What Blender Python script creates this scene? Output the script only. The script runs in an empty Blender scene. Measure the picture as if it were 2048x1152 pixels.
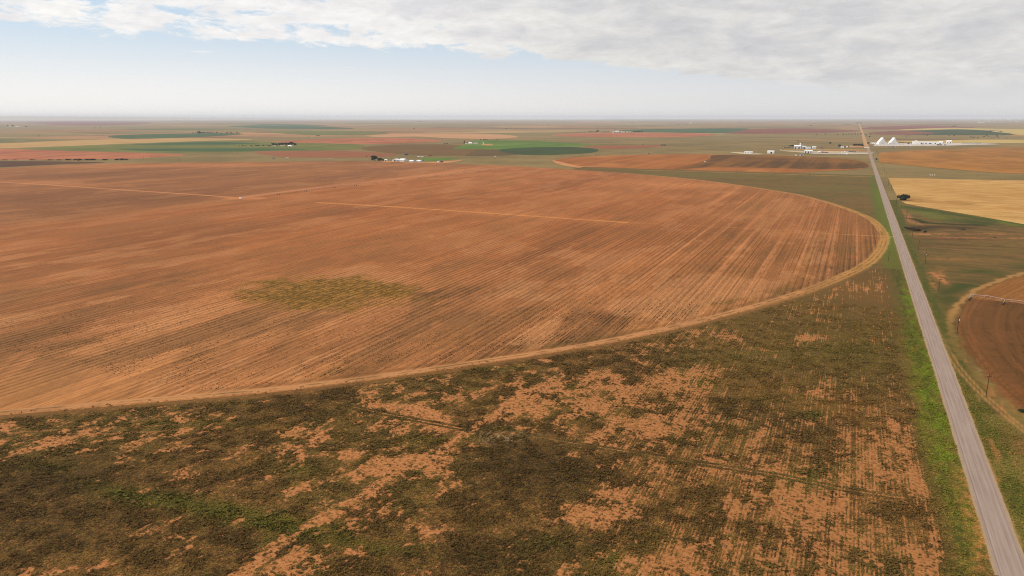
import bpy, math, random
import numpy as np
from mathutils import Vector, Matrix

# ------------------------------------------------------------------ camera
W, H, F, YH = 2048.0, 1152.0, 1450.0, 236.0     # photo frame, focal length in px, horizon row
CAMH = 110.0
TH = math.atan((H / 2 - YH) / F)
PSI = math.atan2(1715 - W / 2, F / math.cos(TH))  # the country road runs due +Y
CT, ST, CP, SP = math.cos(TH), math.sin(TH), math.cos(PSI), math.sin(PSI)
ROLL = math.radians(0.04)

sc = bpy.context.scene
cam_d = bpy.data.cameras.new('camera')
cam_d.sensor_width = 36.0
cam_d.lens = F / W * 36.0
cam_d.clip_start = 1.0
cam_d.clip_end = 300000.0
cam = bpy.data.objects.new('camera', cam_d)
sc.collection.objects.link(cam)
cam.location = (0, 0, CAMH)
cam.rotation_euler = (math.pi / 2 - TH, ROLL, PSI)
sc.camera = cam

# ------------------------------------------------------------------ world, sun, exposure
SUN_EL = math.radians(36)
sun_az = Vector((-CP * 1.0 - SP * 0.10, -SP * 1.0 + CP * 0.10, 0)).normalized()   # from the left of the view
SUN_DIR = Vector((sun_az.x * math.cos(SUN_EL), sun_az.y * math.cos(SUN_EL), math.sin(SUN_EL)))
world = bpy.data.worlds.new("World")
sc.world = world
world.use_nodes = True
nt = world.node_tree
nt.nodes.clear()


class NB:
    """tiny node builder"""
    def __init__(s, tree):
        s.t = tree

    def n(s, typ, **kw):
        nd = s.t.nodes.new(typ)
        for k, v in kw.items():
            setattr(nd, k, v)
        return nd

    def put(s, sock, v):
        if v is None:
            return
        if isinstance(v, bpy.types.NodeSocket):
            s.t.links.new(v, sock)
        else:
            if sock.type == 'RGBA' and hasattr(v, '__len__') and len(v) == 3:
                v = (*v, 1)
            sock.default_value = v

    def m(s, op, a, b=None, c=None, clamp=False):
        nd = s.n('ShaderNodeMath', operation=op, use_clamp=clamp)
        s.put(nd.inputs[0], a); s.put(nd.inputs[1], b); s.put(nd.inputs[2], c)
        return nd.outputs[0]

    def vm(s, op, a, b=None):
        nd = s.n('ShaderNodeVectorMath', operation=op)
        s.put(nd.inputs[0], a)
        if b is not None:
            s.put(nd.inputs[1], b)
        return nd.outputs[0]

    def ss(s, v, lo, hi, a=0.0, b=1.0):
        nd = s.n('ShaderNodeMapRange', interpolation_type='SMOOTHSTEP')
        s.put(nd.inputs[0], v)
        for i, q in enumerate((lo, hi, a, b)):
            s.put(nd.inputs[i + 1], q)
        return nd.outputs[0]

    def mix(s, f, a, b, mode='MIX'):
        nd = s.n('ShaderNodeMix', data_type='RGBA', blend_type=mode)
        s.put(nd.inputs[0], f); s.put(nd.inputs[6], a); s.put(nd.inputs[7], b)
        return nd.outputs[2]

    def noise(s, vec, scale, detail=4, rough=0.55, dist=0.0):
        nd = s.n('ShaderNodeTexNoise')
        s.put(nd.inputs['Vector'], vec)
        nd.inputs['Scale'].default_value = scale
        nd.inputs['Detail'].default_value = detail
        nd.inputs['Roughness'].default_value = rough
        nd.inputs['Distortion'].default_value = dist
        return nd.outputs[0]

    def comb(s, x, y, z=0.0):
        nd = s.n('ShaderNodeCombineXYZ')
        s.put(nd.inputs[0], x); s.put(nd.inputs[1], y); s.put(nd.inputs[2], z)
        return nd.outputs[0]


def lin(c):
    c = c / 255.0
    return c / 12.92 if c <= 0.04045 else ((c + 0.055) / 1.055) ** 2.4


def L3(r, g, b, k=1.0):
    return (lin(r) * k, lin(g) * k, lin(b) * k)


b = NB(nt)
sky = b.n('ShaderNodeTexSky', sky_type='NISHITA')
sky.sun_disc = False
sky.sun_elevation = SUN_EL
sky.sun_rotation = math.atan2(SUN_DIR.x, SUN_DIR.y)
sky.air_density = 1.0
sky.dust_density = 2.0
sky.ozone_density = 1.0
tc = b.n('ShaderNodeTexCoord')
D = b.vm('NORMALIZE', tc.outputs['Generated'])
sep = b.n('ShaderNodeSeparateXYZ'); nt.links.new(D, sep.inputs[0])
dz = b.m('MAXIMUM', sep.outputs[2], 0.012)
# cloud layer: intersect the view ray with a plane overhead (units = cloud heights), axes turned to the view
fx = b.m('ADD', b.m('MULTIPLY', sep.outputs[0], CP), b.m('MULTIPLY', sep.outputs[1], SP))     # right
fy = b.m('SUBTRACT', b.m('MULTIPLY', sep.outputs[1], CP), b.m('MULTIPLY', sep.outputs[0], SP))  # ahead
u = b.m('DIVIDE', fx, dz)
v = b.m('DIVIDE', fy, dz)
P = b.comb(u, v, 0.0)
Pc = b.comb(b.m('MULTIPLY', u, 1.0), b.m('MULTIPLY', v, 0.34), 3.7)
A = b.vm('MULTIPLY', D, (1.0, 1.0, 3.4))                       # puffs have height, so they are laid out by bearing and height
n_big = b.noise(b.vm('ADD', b.vm('MULTIPLY', A, (5.0, 5.0, 5.0)), (2.3, 1.0, 4.0)), 1.0, 3, 0.5, 0.2)
n_puff = b.noise(A, 17.0, 10, 0.64, 0.35)
n_pln = b.noise(Pc, 1.1, 9, 0.62, 0.25)
n_med = b.m('ADD', b.m('MULTIPLY', n_puff, 0.68), b.m('MULTIPLY', n_pln, 0.32))
n_fin = b.noise(b.vm('ADD', A, (5.1, 2.2, 1.0)), 42.0, 8, 0.66, 0.4)
# distance from the edge of the deck: near side and right side are covered
edge = b.m('SUBTRACT', b.m('ADD', b.m('ADD', b.m('MULTIPLY', b.m('MINIMUM', u, 0.0), 0.75), b.m('MULTIPLY', b.m('MAXIMUM', u, 0.0), 1.25)), 12.7), v)
right = b.ss(u, -2.6, 1.6)
dens = b.m('ADD', b.m('MINIMUM', b.m('MULTIPLY', edge, 0.42), b.m('ADD', 0.44, b.m('MULTIPLY', right, 0.9))), b.m('MULTIPLY', b.m('SUBTRACT', n_med, 0.5), 4.3))
dens = b.m('ADD', dens, b.m('MULTIPLY', b.m('SUBTRACT', n_big, 0.5), 1.3))
mask = b.ss(dens, -0.08, 0.42)
# thin wisps below the deck
wn = b.noise(b.comb(b.m('MULTIPLY', u, 1.1), b.m('MULTIPLY', v, 0.8), 9.0), 1.0, 6, 0.6)
wisp = b.m('MULTIPLY', b.ss(wn, 0.63, 0.76), 0.55)
mask = b.m('MAXIMUM', mask, wisp)
n_sh = b.noise(b.vm('ADD', A, (1.7, 7.2, 0.25)), 11.0, 7, 0.6, 0.3)
thick = b.ss(b.m('ADD', b.m('ADD', b.m('MULTIPLY', dens, 0.35), b.m('MULTIPLY', b.m('SUBTRACT', n_fin, 0.5), 0.7)), b.m('MULTIPLY', b.m('SUBTRACT', n_sh, 0.45), 4.2)), -0.1, 1.35)
c_white = b.mix(right, (0.98, 0.955, 0.925), (0.80, 0.78, 0.745))
c_grey = b.mix(right, (0.68, 0.67, 0.72), (0.61, 0.605, 0.62))
c_cloud = b.mix(b.m('MULTIPLY', thick, b.m('ADD', 0.55, b.m('MULTIPLY', right, 0.40))), c_white, c_grey)
lumps = b.m('ADD', 0.80, b.m('MULTIPLY', n_fin, 0.40))
c_cloud = b.mix(1.0, c_cloud, b.comb(lumps, lumps, lumps), 'MULTIPLY')
# clear sky: Nishita whitened by low haze
skyc = b.mix(1.0, sky.outputs[0], (0.115, 0.115, 0.115), 'MULTIPLY')
haze_f = b.ss(sep.outputs[2], 0.01, 0.125, 1.0, 0.22)
azr = b.ss(fx, -0.60, 0.62)
c_hor = b.mix(azr, (0.98, 0.965, 0.93), (0.74, 0.735, 0.73))
clear_blue = b.mix(0.75, skyc, (0.46, 0.68, 0.92))
clear = b.mix(haze_f, clear_blue, c_hor)
# cloud fades into the horizon haze
fade = b.ss(sep.outputs[2], 0.008, 0.060)
mask = b.m('MULTIPLY', mask, b.m('MULTIPLY', fade, 0.96))
col = b.mix(mask, clear, c_cloud)
bg = b.n('ShaderNodeBackground')
nt.links.new(col, bg.inputs[0])
bg.inputs[1].default_value = 1.0
out = b.n('ShaderNodeOutputWorld')
nt.links.new(bg.outputs[0], out.inputs[0])

sl = bpy.data.lights.new('sun', 'SUN')
sl.energy = 3.2
sl.angle = math.radians(1.2)
sl.color = (1.0, 0.92, 0.80)
sun = bpy.data.objects.new('sun', sl)
sc.collection.objects.link(sun)
sun.rotation_euler = SUN_DIR.to_track_quat('Z', 'Y').to_euler()

sc.view_settings.view_transform = 'Standard'
sc.view_settings.look = 'None'
sc.view_settings.exposure = 0.0
sc.view_settings.gamma = 1.0
sc.render.engine = 'CYCLES'
sc.cycles.max_bounces = 5
sc.cycles.diffuse_bounces = 2
sc.cycles.volume_bounces = 1
sc.cycles.use_denoising = True
sc.cycles.denoising_prefilter = 'NONE'
sc.cycles.pixel_filter_type = 'BLACKMAN_HARRIS'
sc.cycles.filter_width = 1.05

# ------------------------------------------------------------------ helpers
KA = 0.64      # albedo from an observed sRGB colour: this much of it under this daylight


def C(r, g, b_, k=1.0):
    c = L3(r, g, b_)
    return (min(.85, c[0] * KA * 1.04 * k), min(.85, c[1] * KA * k), min(.85, c[2] * KA * .72 * k))


def CN(r, g, b_, k=1.0):
    """the same for neutral, man-made surfaces"""
    c = L3(r, g, b_)
    return tuple(min(.85, q * KA * k) for q in c)


def at(px, py):
    """ground point seen at a photo pixel (used to read positions off the photo)"""
    X, Y = px - W / 2, H / 2 - py
    d = (X, F * CT + Y * ST, Y * CT - F * ST)
    t = CAMH / -d[2]
    gx, gy = d[0] * t, d[1] * t
    return (CP * gx - SP * gy, SP * gx + CP * gy)


def proj(x, y, z=0.0):
    gx = CP * x + SP * y
    gy = -SP * x + CP * y
    gz = z - CAMH
    dep = gy * CT - gz * ST
    up = gy * ST + gz * CT
    dep = np.maximum(dep, 1e-3)
    return W / 2 + F * gx / dep, H / 2 - F * up / dep


def mpp(py):
    """metres per photo pixel for things standing at that row"""
    return CAMH / ((py - YH) * CT)


def link(o, parent=None):
    sc.collection.objects.link(o)
    if parent:
        o.parent = parent
    return o


def tag(o, label=None, cat=None, group=None, kind=None):
    if label: o['label'] = label
    if cat: o['category'] = cat
    if group: o['group'] = group
    if kind: o['kind'] = kind
    return o


def empty(name, x, y, rz=0.0, z=0.0):
    o = bpy.data.objects.new(name, None)
    o.location = (x, y, z); o.rotation_euler = (0, 0, rz)
    o.empty_display_size = 0.5
    return link(o)


def raw_mesh(name, V, Fc, mat=None, parent=None, colors=None, smooth=False):
    """V (n,3), Fc (m,k) arrays with constant k"""
    V = np.asarray(V, dtype=np.float32); Fc = np.asarray(Fc, dtype=np.int32)
    me = bpy.data.meshes.new(name)
    k = Fc.shape[1]
    me.vertices.add(len(V)); me.loops.add(Fc.size); me.polygons.add(len(Fc))
    me.vertices.foreach_set('co', V.ravel())
    me.loops.foreach_set('vertex_index', Fc.ravel())
    me.polygons.foreach_set('loop_start', np.arange(0, Fc.size, k, dtype=np.int32))
    me.polygons.foreach_set('loop_total', np.full(len(Fc), k, dtype=np.int32))
    if smooth:
        me.polygons.foreach_set('use_smooth', np.ones(len(Fc), dtype=bool))
    me.update(calc_edges=True)
    if colors is not None:
        ca = me.attributes.new('col', 'FLOAT_COLOR', 'POINT')
        cc = np.ones((len(V), 4), dtype=np.float32); cc[:, :colors.shape[1]] = colors
        ca.data.foreach_set('color', cc.ravel())
    if mat: me.materials.append(mat)
    return link(bpy.data.objects.new(name, me), parent)


class MB:
    def __init__(s): s.v = []; s.f = []

    def quad(s, *p):
        i = len(s.v); s.v += [tuple(q) for q in p]; s.f.append(tuple(range(i, i + len(p))))

    def box(s, x0, y0, z0, x1, y1, z1):
        i = len(s.v)
        s.v += [(x0, y0, z0), (x1, y0, z0), (x1, y1, z0), (x0, y1, z0), (x0, y0, z1), (x1, y0, z1), (x1, y1, z1), (x0, y1, z1)]
        for f in ((0, 3, 2, 1), (4, 5, 6, 7), (0, 1, 5, 4), (1, 2, 6, 5), (2, 3, 7, 6), (3, 0, 4, 7)):
            s.f.append(tuple(i + q for q in f))

    def tube(s, p, q, r0, r1=None, n=8, caps=True):
        r1 = r0 if r1 is None else r1
        p, q = Vector(p), Vector(q)
        d = (q - p).normalized()
        a = d.orthogonal().normalized(); c = d.cross(a)
        i = len(s.v)
        for (o, r) in ((p, r0), (q, r1)):
            for k in range(n):
                t = 2 * math.pi * k / n
                s.v.append(tuple(o + a * math.cos(t) * r + c * math.sin(t) * r))
        for k in range(n):
            s.f.append((i + k, i + (k + 1) % n, i + n + (k + 1) % n, i + n + k))
        if caps:
            s.f.append(tuple(i + k for k in range(n))[::-1]); s.f.append(tuple(i + n + k for k in range(n)))

    def build(s, name, mat, parent=None, loc=None):
        me = bpy.data.meshes.new(name)
        me.from_pydata(s.v, [], s.f); me.update()
        me.materials.append(mat)
        o = link(bpy.data.objects.new(name, me), parent)
        if loc: o.location = loc
        return o


# numpy value noise
_rs = np.random.RandomState(7)
_T = _rs.rand(256, 256).astype(np.float32)


def vn(x, y, s=0):
    x = np.asarray(x, dtype=np.float64) + 37.3 * s; y = np.asarray(y, dtype=np.float64) + 91.7 * s
    xi = np.floor(x).astype(np.int64); yi = np.floor(y).astype(np.int64)
    fx_ = x - xi; fy_ = y - yi
    fx_ = fx_ * fx_ * (3 - 2 * fx_); fy_ = fy_ * fy_ * (3 - 2 * fy_)
    a = _T[xi & 255, yi & 255]; b_ = _T[(xi + 1) & 255, yi & 255]
    c = _T[xi & 255, (yi + 1) & 255]; d = _T[(xi + 1) & 255, (yi + 1) & 255]
    return (a * (1 - fx_) + b_ * fx_) * (1 - fy_) + (c * (1 - fx_) + d * fx_) * fy_


def fbm(x, y, o=4, s=0, g=0.55):
    t = 0; w = 1; tot = 0
    for i in range(o):
        t = t + w * vn(x * 2 ** i, y * 2 ** i, s + i * 3.1); tot += w; w *= g
    return t / tot


def fbmx(x, y, o=4, s=0, g=0.6, ly=1.35):
    """streaks along y: octaves refine mostly in x, with staggered y lattices"""
    t = 0; w = 1; tot = 0
    for i in range(o):
        xx = x * 2 ** i
        off = vn(np.floor(xx) * 0 + xx / 3.0, y * 0, 17 + i) * 7.0
        t = t + w * vn(xx, y * ly ** i + off, s + i * 3.1); tot += w; w *= g
    return t / tot


def sst(v_, lo, hi):
    t = np.clip((v_ - lo) / (hi - lo), 0, 1)
    return t * t * (3 - 2 * t)


def mixc(col_, c, m_):
    return col_ * (1 - m_[:, None]) + np.asarray(c, dtype=np.float32)[None, :] * m_[:, None]


def blobs(PX, PY, lst):
    """sum of soft elliptical patches read off the photo: (x, y, rx, ry, amount[, slope])"""
    t = np.zeros_like(PX)
    for q in lst:
        x, y, rx, ry, a = q[:5]
        sl_ = q[5] if len(q) > 5 else 0.0
        dx = PX - x; dy = PY - y - sl_ * dx
        t += a * np.exp(-((dx / rx) ** 2 + (dy / ry) ** 2))
    return t


def line_d(x, y, pts):
    """distance in metres from a world polyline given by photo pixels"""
    P_ = [at(*p) for p in pts]
    best = np.full(x.shape, 1e9)
    for (ax, ay), (bx, by) in zip(P_[:-1], P_[1:]):
        dx, dy = bx - ax, by - ay
        t = np.clip(((x - ax) * dx + (y - ay) * dy) / (dx * dx + dy * dy), 0, 1)
        best = np.minimum(best, np.hypot(x - ax - t * dx, y - ay - t * dy))
    return best


def smooth_poly(pts, n=8, closed=True):
    """Catmull-Rom through world points"""
    P_ = np.array(pts, dtype=float); N = len(P_); out_ = []
    rng = range(N) if closed else range(N - 1)
    for i in rng:
        g = lambda k: P_[(i + k) % N] if closed else P_[min(max(i + k, 0), N - 1)]
        p0, p1, p2, p3 = g(-1), g(0), g(1), g(2)
        for k in range(n):
            t = k / n
            out_.append(0.5 * ((2 * p1) + (-p0 + p2) * t + (2 * p0 - 5 * p1 + 4 * p2 - p3) * t * t + (-p0 + 3 * p1 - 3 * p2 + p3) * t ** 3))
    if not closed: out_.append(P_[-1])
    return np.array(out_)


def inside(x, y, poly):
    r = np.zeros(x.shape, dtype=bool)
    n = len(poly); j = n - 1
    for i in range(n):
        xi, yi = poly[i]; xj, yj = poly[j]
        if yi != yj:
            c = ((yi > y) != (yj > y)) & (x < (xj - xi) * (y - yi) / (yj - yi) + xi)
            r ^= c
        j = i
    return r


def edge_dist(x, y, poly):
    best = np.full(x.shape, 1e9)
    n = len(poly)
    for i in range(n):
        ax, ay = poly[i]; bx, by = poly[(i + 1) % n]
        dx, dy = bx - ax, by - ay
        L_ = dx * dx + dy * dy + 1e-9
        t = np.clip(((x - ax) * dx + (y - ay) * dy) / L_, 0, 1)
        best = np.minimum(best, (x - ax - t * dx) ** 2 + (y - ay - t * dy) ** 2)
    return np.sqrt(best)


def grid(xs, ys, keep=None, edge_snap=None):
    X, Y = np.meshgrid(xs, ys)
    nx, ny = len(xs), len(ys)
    idx = np.arange(nx * ny).reshape(ny, nx)
    q = np.stack([idx[:-1, :-1], idx[:-1, 1:], idx[1:, 1:], idx[1:, :-1]], -1).reshape(-1, 4)
    x = X.ravel(); y = Y.ravel()
    if keep is not None:
        k = keep(x, y)
        q = q[k[q].all(1)]
        used = np.zeros(len(x), bool); used[q.ravel()] = True
        re = np.cumsum(used) - 1
        q = re[q]; x = x[used]; y = y[used]
    return x, y, q


# ------------------------------------------------------------------ materials
def mat_new(name):
    m = bpy.data.materials.new(name); m.use_nodes = True
    t = m.node_tree; t.nodes.clear()
    nb = NB(t)
    bs = nb.n('ShaderNodeBsdfPrincipled'); o = nb.n('ShaderNodeOutputMaterial')
    t.links.new(bs.outputs[0], o.inputs[0])
    bs.inputs['Roughness'].default_value = 0.95
    bs.inputs['Specular IOR Level'].default_value = 0.1
    return m, nb, bs


def pos(nb):
    return nb.n('ShaderNodeNewGeometry').outputs['Position']


def scaled(nb, vec, sx, sy, sz=1.0):
    return nb.vm('MULTIPLY', vec, (sx, sy, sz))


def paint_mat(name, fine=1.0, rows=0.0, contrast=0.5, bump=0.3, soil=False):
    """vertex-attribute albedo broken up by procedural detail; alpha carries a second value"""
    m, nb, bs = mat_new(name)
    at_ = nb.n('ShaderNodeAttribute', attribute_name='col')
    p = pos(nb)
    c = at_.outputs['Color']
    al = at_.outputs['Alpha']
    n1 = nb.noise(scaled(nb, p, 1, 1, 0), 1.9 * fine, 4, 0.65)
    n2 = nb.noise(scaled(nb, p, 1, 1, 0), 0.35 * fine, 4, 0.6)
    d = nb.m('ADD', nb.m('MULTIPLY', nb.m('SUBTRACT', n1, 0.5), contrast * 2.0), nb.m('MULTIPLY', nb.m('SUBTRACT', n2, 0.5), contrast * 1.2))
    sx = nb.n('ShaderNodeSeparateXYZ'); nb.t.links.new(p, sx.inputs[0])

    def wave(period, ph=0.0):
        return nb.m('SINE', nb.m('ADD', nb.m('MULTIPLY', sx.outputs[0], 2 * math.pi / period), ph))
    if rows:
        r1 = nb.noise(scaled(nb, p, 1.5, 0.10, 0), 1.0, 4, 0.7)
        r2 = nb.noise(scaled(nb, p, 0.85, 0.0022, 0), 1.0, 3, 0.7)
        r3 = nb.noise(scaled(nb, p, 0.10, 0.0030, 0), 1.0, 5, 0.62)
        amp = nb.ss(nb.noise(scaled(nb, p, 0.01, 0.004, 0), 1.0, 4, 0.6), 0.35, 0.62, 0.35, 1.2)
        d = nb.m('ADD', d, nb.m('MULTIPLY', nb.m('SUBTRACT', r1, 0.5), rows * 1.7))
        d = nb.m('ADD', d, nb.m('MULTIPLY', nb.m('SUBTRACT', r2, 0.5), rows * 2.3))
        d = nb.m('ADD', d, nb.m('MULTIPLY', nb.m('SUBTRACT', r3, 0.5), rows * 0.75))
        w = nb.m('ADD', nb.m('MULTIPLY', nb.m('MULTIPLY', wave(1.015), nb.ss(sx.outputs[0], -330.0, -120.0, 0.0, 1.0)), nb.ss(sx.outputs[1], 340.0, 560.0, rows * 0.26, 0.0)), nb.m('MULTIPLY', nb.m('POWER', nb.m('ADD', 0.5, nb.m('MULTIPLY', wave(4.06), 0.5)), 3.0), -rows * 0.50))
        amp = nb.m('MULTIPLY', amp, nb.ss(sx.outputs[1], 450.0, 1000.0, 1.0, 0.15))
        amp = nb.m('MULTIPLY', amp, nb.ss(sx.outputs[0], -620.0, -260.0, 0.0, 1.0))
        d = nb.m('ADD', d, nb.m('MULTIPLY', w, amp))
        strip_n = nb.noise(scaled(nb, p, 0.115, 0.0010, 0), 1.0, 3, 0.7)
        patch_n = nb.noise(scaled(nb, p, 0.22, 0.05, 0), 1.0, 5, 0.7)
        pale = nb.m('MULTIPLY', nb.m('MULTIPLY', nb.ss(strip_n, 0.50, 0.62), nb.ss(patch_n, 0.36, 0.52)), nb.m('MULTIPLY', al, 0.55))
        c = nb.mix(pale, c, C(216, 146, 108))
        weedy = nb.m('MULTIPLY', nb.m('MULTIPLY', nb.ss(strip_n, 0.35, 0.50, 1.0, 0.0), nb.ss(patch_n, 0.42, 0.60)), nb.m('MULTIPLY', al, 0.5))
        c = nb.mix(weedy, c, C(104, 78, 42))
    f = nb.m('MAXIMUM', nb.m('ADD', 1.0, d), 0.25)
    cc = nb.mix(1.0, c, nb.comb(f, f, f), 'MULTIPLY')
    if soil:
        # bare soil shows where the cover value passes a threshold; planting rows comb it
        bv = nb.n('ShaderNodeAttribute', attribute_name='bare').outputs['Fac']
        f1 = nb.noise(scaled(nb, p, 1, .8, 0), 0.55, 6, 0.72)
        f2 = nb.noise(scaled(nb, p, 1, .8, 0), 3.2, 3, 0.65)
        rl = nb.noise(scaled(nb, p, 0.42, 0.032, 0), 1.0, 4, 0.7)
        q = nb.m('ADD', bv, nb.m('MULTIPLY', nb.m('SUBTRACT', f1, 0.5), 3.0))
        q = nb.m('ADD', q, nb.m('MULTIPLY', nb.m('SUBTRACT', f2, 0.5), 1.4))
        rw = nb.m('ADD', nb.m('ADD', nb.m('MULTIPLY', wave(1.015), 0.40), nb.m('MULTIPLY', wave(2.03, 1.0), 0.25)), nb.m('MULTIPLY', nb.m('SUBTRACT', rl, 0.5), 3.4))
        q = nb.m('ADD', q, nb.m('MULTIPLY', rw, al))
        bm_ = nb.m('MULTIPLY', nb.ss(q, -0.10, 0.30), nb.m('SUBTRACT', 1.0, nb.m('MULTIPLY', al, 0.18)))
        sn = nb.noise(scaled(nb, p, 1, 1, 0), 0.8, 5, 0.65)
        sc_ = nb.mix(nb.ss(sn, 0.40, 0.66), C(214, 147, 104), C(168, 106, 68))
        f3 = nb.m('ADD', 0.80, nb.m('MULTIPLY', n1, 0.4))
        sc_ = nb.mix(1.0, sc_, nb.comb(f3, f3, f3), 'MULTIPLY')
        cc = nb.mix(bm_, cc, sc_)
    nb.put(bs.inputs['Base Color'], cc)
    if bump:
        bp = nb.n('ShaderNodeBump'); bp.inputs['Strength'].default_value = bump; bp.inputs['Distance'].default_value = 0.5
        nb.t.links.new(n1, bp.inputs['Height']); nb.t.links.new(bp.outputs[0], bs.inputs['Normal'])
    return m


def field_mat(name, c1, c2, row=(0.02, 0.0012), amt=1.0, c3=None, rowdir='y', fine=0.3):
    m, nb, bs = mat_new(name)
    p = pos(nb)
    rx, ry = row if rowdir == 'y' else row[::-1]
    a = nb.noise(scaled(nb, p, rx, ry, 0), 1.0, 6, 0.65)
    g = nb.noise(scaled(nb, p, 0.003, 0.003, 0), 1.0, 6, 0.6)
    h = nb.noise(scaled(nb, p, fine, fine, 0), 1.0, 3, 0.6)
    f = nb.m('ADD', nb.m('MULTIPLY', a, 0.5), nb.m('ADD', nb.m('MULTIPLY', g, 0.35), nb.m('MULTIPLY', h, 0.15)))
    f = nb.ss(f, 0.5 - 0.11 / amt, 0.5 + 0.11 / amt)
    cc = nb.mix(f, c1, c2)
    if c3:
        g2 = nb.noise(scaled(nb, p, 0.008, 0.005, 0), 1.0, 5, 0.6)
        cc = nb.mix(nb.m('MULTIPLY', nb.ss(g2, 0.55, 0.66), 0.7), cc, c3)
    k2 = nb.noise(scaled(nb, p, .02, .012, 0), 1.0, 7, .7)
    f3 = nb.m('ADD', 0.74, nb.m('MULTIPLY', k2, 0.52))
    cc = nb.mix(1.0, cc, nb.comb(f3, f3, f3), 'MULTIPLY')
    nb.put(bs.inputs['Base Color'], cc)
    return m


def plain(name, c, rough=0.8, var=0.12, scale=0.8, metal=0.0, spec=0.2):
    m, nb, bs = mat_new(name)
    tcn = nb.n('ShaderNodeTexCoord')
    n = nb.noise(tcn.outputs['Object'], scale, 4, 0.6)
    f = nb.m('ADD', 1 - var, nb.m('MULTIPLY', n, 2 * var))
    nb.put(bs.inputs['Base Color'], nb.mix(1.0, (*c, 1), nb.comb(f, f, f), 'MULTIPLY'))
    bs.inputs['Roughness'].default_value = rough
    bs.inputs['Metallic'].default_value = metal
    bs.inputs['Specular IOR Level'].default_value = spec
    return m


# ------------------------------------------------------------------ the base ground, out to the horizon
FAR = 70000.0


def make_ground_mat():
    m, nb, bs = mat_new('plains_soil_and_grass')
    p = pos(nb)
    # patchwork of square-ish fields on the survey grid
    vo = nb.n('ShaderNodeTexVoronoi', distance='CHEBYCHEV', feature='F1')
    vo.inputs['Randomness'].default_value = 0.75
    nb.put(vo.inputs['Vector'], scaled(nb, p, 1 / 1150.0, 1 / 900.0, 0)); vo.inputs['Scale'].default_value = 1.0
    sp = nb.n('ShaderNodeSeparateColor'); nb.t.links.new(vo.outputs['Color'], sp.inputs[0])
    ramp = nb.n('ShaderNodeValToRGB'); ramp.color_ramp.interpolation = 'CONSTANT'
    cols = [(0.00, C(166, 138, 104)), (0.16, C(150, 132, 96)), (0.32, C(190, 140, 108)), (0.44, C(140, 126, 88)),
            (0.58, C(172, 118, 92)), (0.68, C(150, 130, 92)), (0.80, C(96, 112, 72)), (0.88, C(196, 160, 122)), (0.95, C(128, 84, 70))]
    els = ramp.color_ramp.elements
    els[0].position = 0.0; els[0].color = (*cols[0][1], 1)
    els[1].position = cols[1][0]; els[1].color = (*cols[1][1], 1)
    for q, c in cols[2:]:
        e = els.new(q); e.color = (*c, 1)
    nb.t.links.new(sp.outputs[0], ramp.inputs[0])
    patch = ramp.outputs[0]
    # grassland near: olive with tan and dull red tones
    n1 = nb.noise(scaled(nb, p, 0.004, 0.004, 0), 1.0, 8, 0.62)
    n2 = nb.noise(scaled(nb, p, 0.02, 0.02, 0), 1.0, 6, 0.6)
    n3 = nb.noise(scaled(nb, p, 0.35, 0.35, 0), 1.0, 4, 0.6)
    g = nb.mix(nb.ss(n1, 0.38, 0.62), C(130, 112, 74), C(152, 130, 92))
    g = nb.mix(nb.m('MULTIPLY', nb.ss(n2, 0.52, 0.68), 0.5), g, C(164, 126, 84))
    g = nb.mix(nb.m('MULTIPLY', nb.ss(n2, 0.30, 0.44, 1.0, 0.0), 0.6), g, C(104, 96, 62))
    ln = nb.n('ShaderNodeVectorMath', operation='LENGTH'); nb.t.links.new(p, ln.inputs[0])
    far = nb.ss(ln.outputs['Value'], 3400.0, 5200.0)
    c = nb.mix(nb.m('MULTIPLY', far, 0.8), g, patch)
    f = nb.m('ADD', 0.80, nb.m('MULTIPLY', n3, 0.4))
    c = nb.mix(1.0, c, nb.comb(f, f, f), 'MULTIPLY')
    ds = nb.noise(scaled(nb, p, 0.0007, 0.0035, 0), 1.0, 6, 0.7)
    c = nb.mix(nb.m('MULTIPLY', nb.m('MULTIPLY', nb.ss(ds, 0.57, 0.63), far), .75), c, C(64, 70, 52))
    c = nb.mix(nb.m('MULTIPLY', nb.m('MULTIPLY', nb.ss(ds, 0.36, 0.42, 1.0, 0.0), far), .6), c, C(214, 186, 150))
    f2 = nb.m('ADD', 0.72, nb.m('MULTIPLY', nb.noise(scaled(nb, p, 0.0016, 0.0016, 0), 1.0, 6, 0.65), 0.56))
    c = nb.mix(1.0, c, nb.comb(f2, f2, f2), 'MULTIPLY')
    nb.put(bs.inputs['Base Color'], c)
    return m


M_GROUND = make_ground_mat()
# rings of quads so the huge sheet keeps well-shaped faces
gv, gf = [], []
radii = [0, 400, 1200, 3000, 7000, 15000, 30000, 50000, FAR]
NS = 64
gv.append((0, 0, 0))
for r in radii[1:]:
    for k in range(NS):
        t = 2 * math.pi * k / NS
        gv.append((r * math.cos(t), r * math.sin(t), 0))
for k in range(NS):
    gf.append((0, 1 + k, 1 + (k + 1) % NS))
for i in range(len(radii) - 2):
    o0, o1 = 1 + i * NS, 1 + (i + 1) * NS
    for k in range(NS):
        gf.append((o0 + k, o1 + k, o1 + (k + 1) % NS, o0 + (k + 1) % NS))
me = bpy.data.meshes.new('ground'); me.from_pydata(gv, [], gf); me.update(); me.materials.append(M_GROUND)
tag(link(bpy.data.objects.new('ground', me)), 'dry grassland plain reaching to the horizon', kind='structure')


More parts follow.
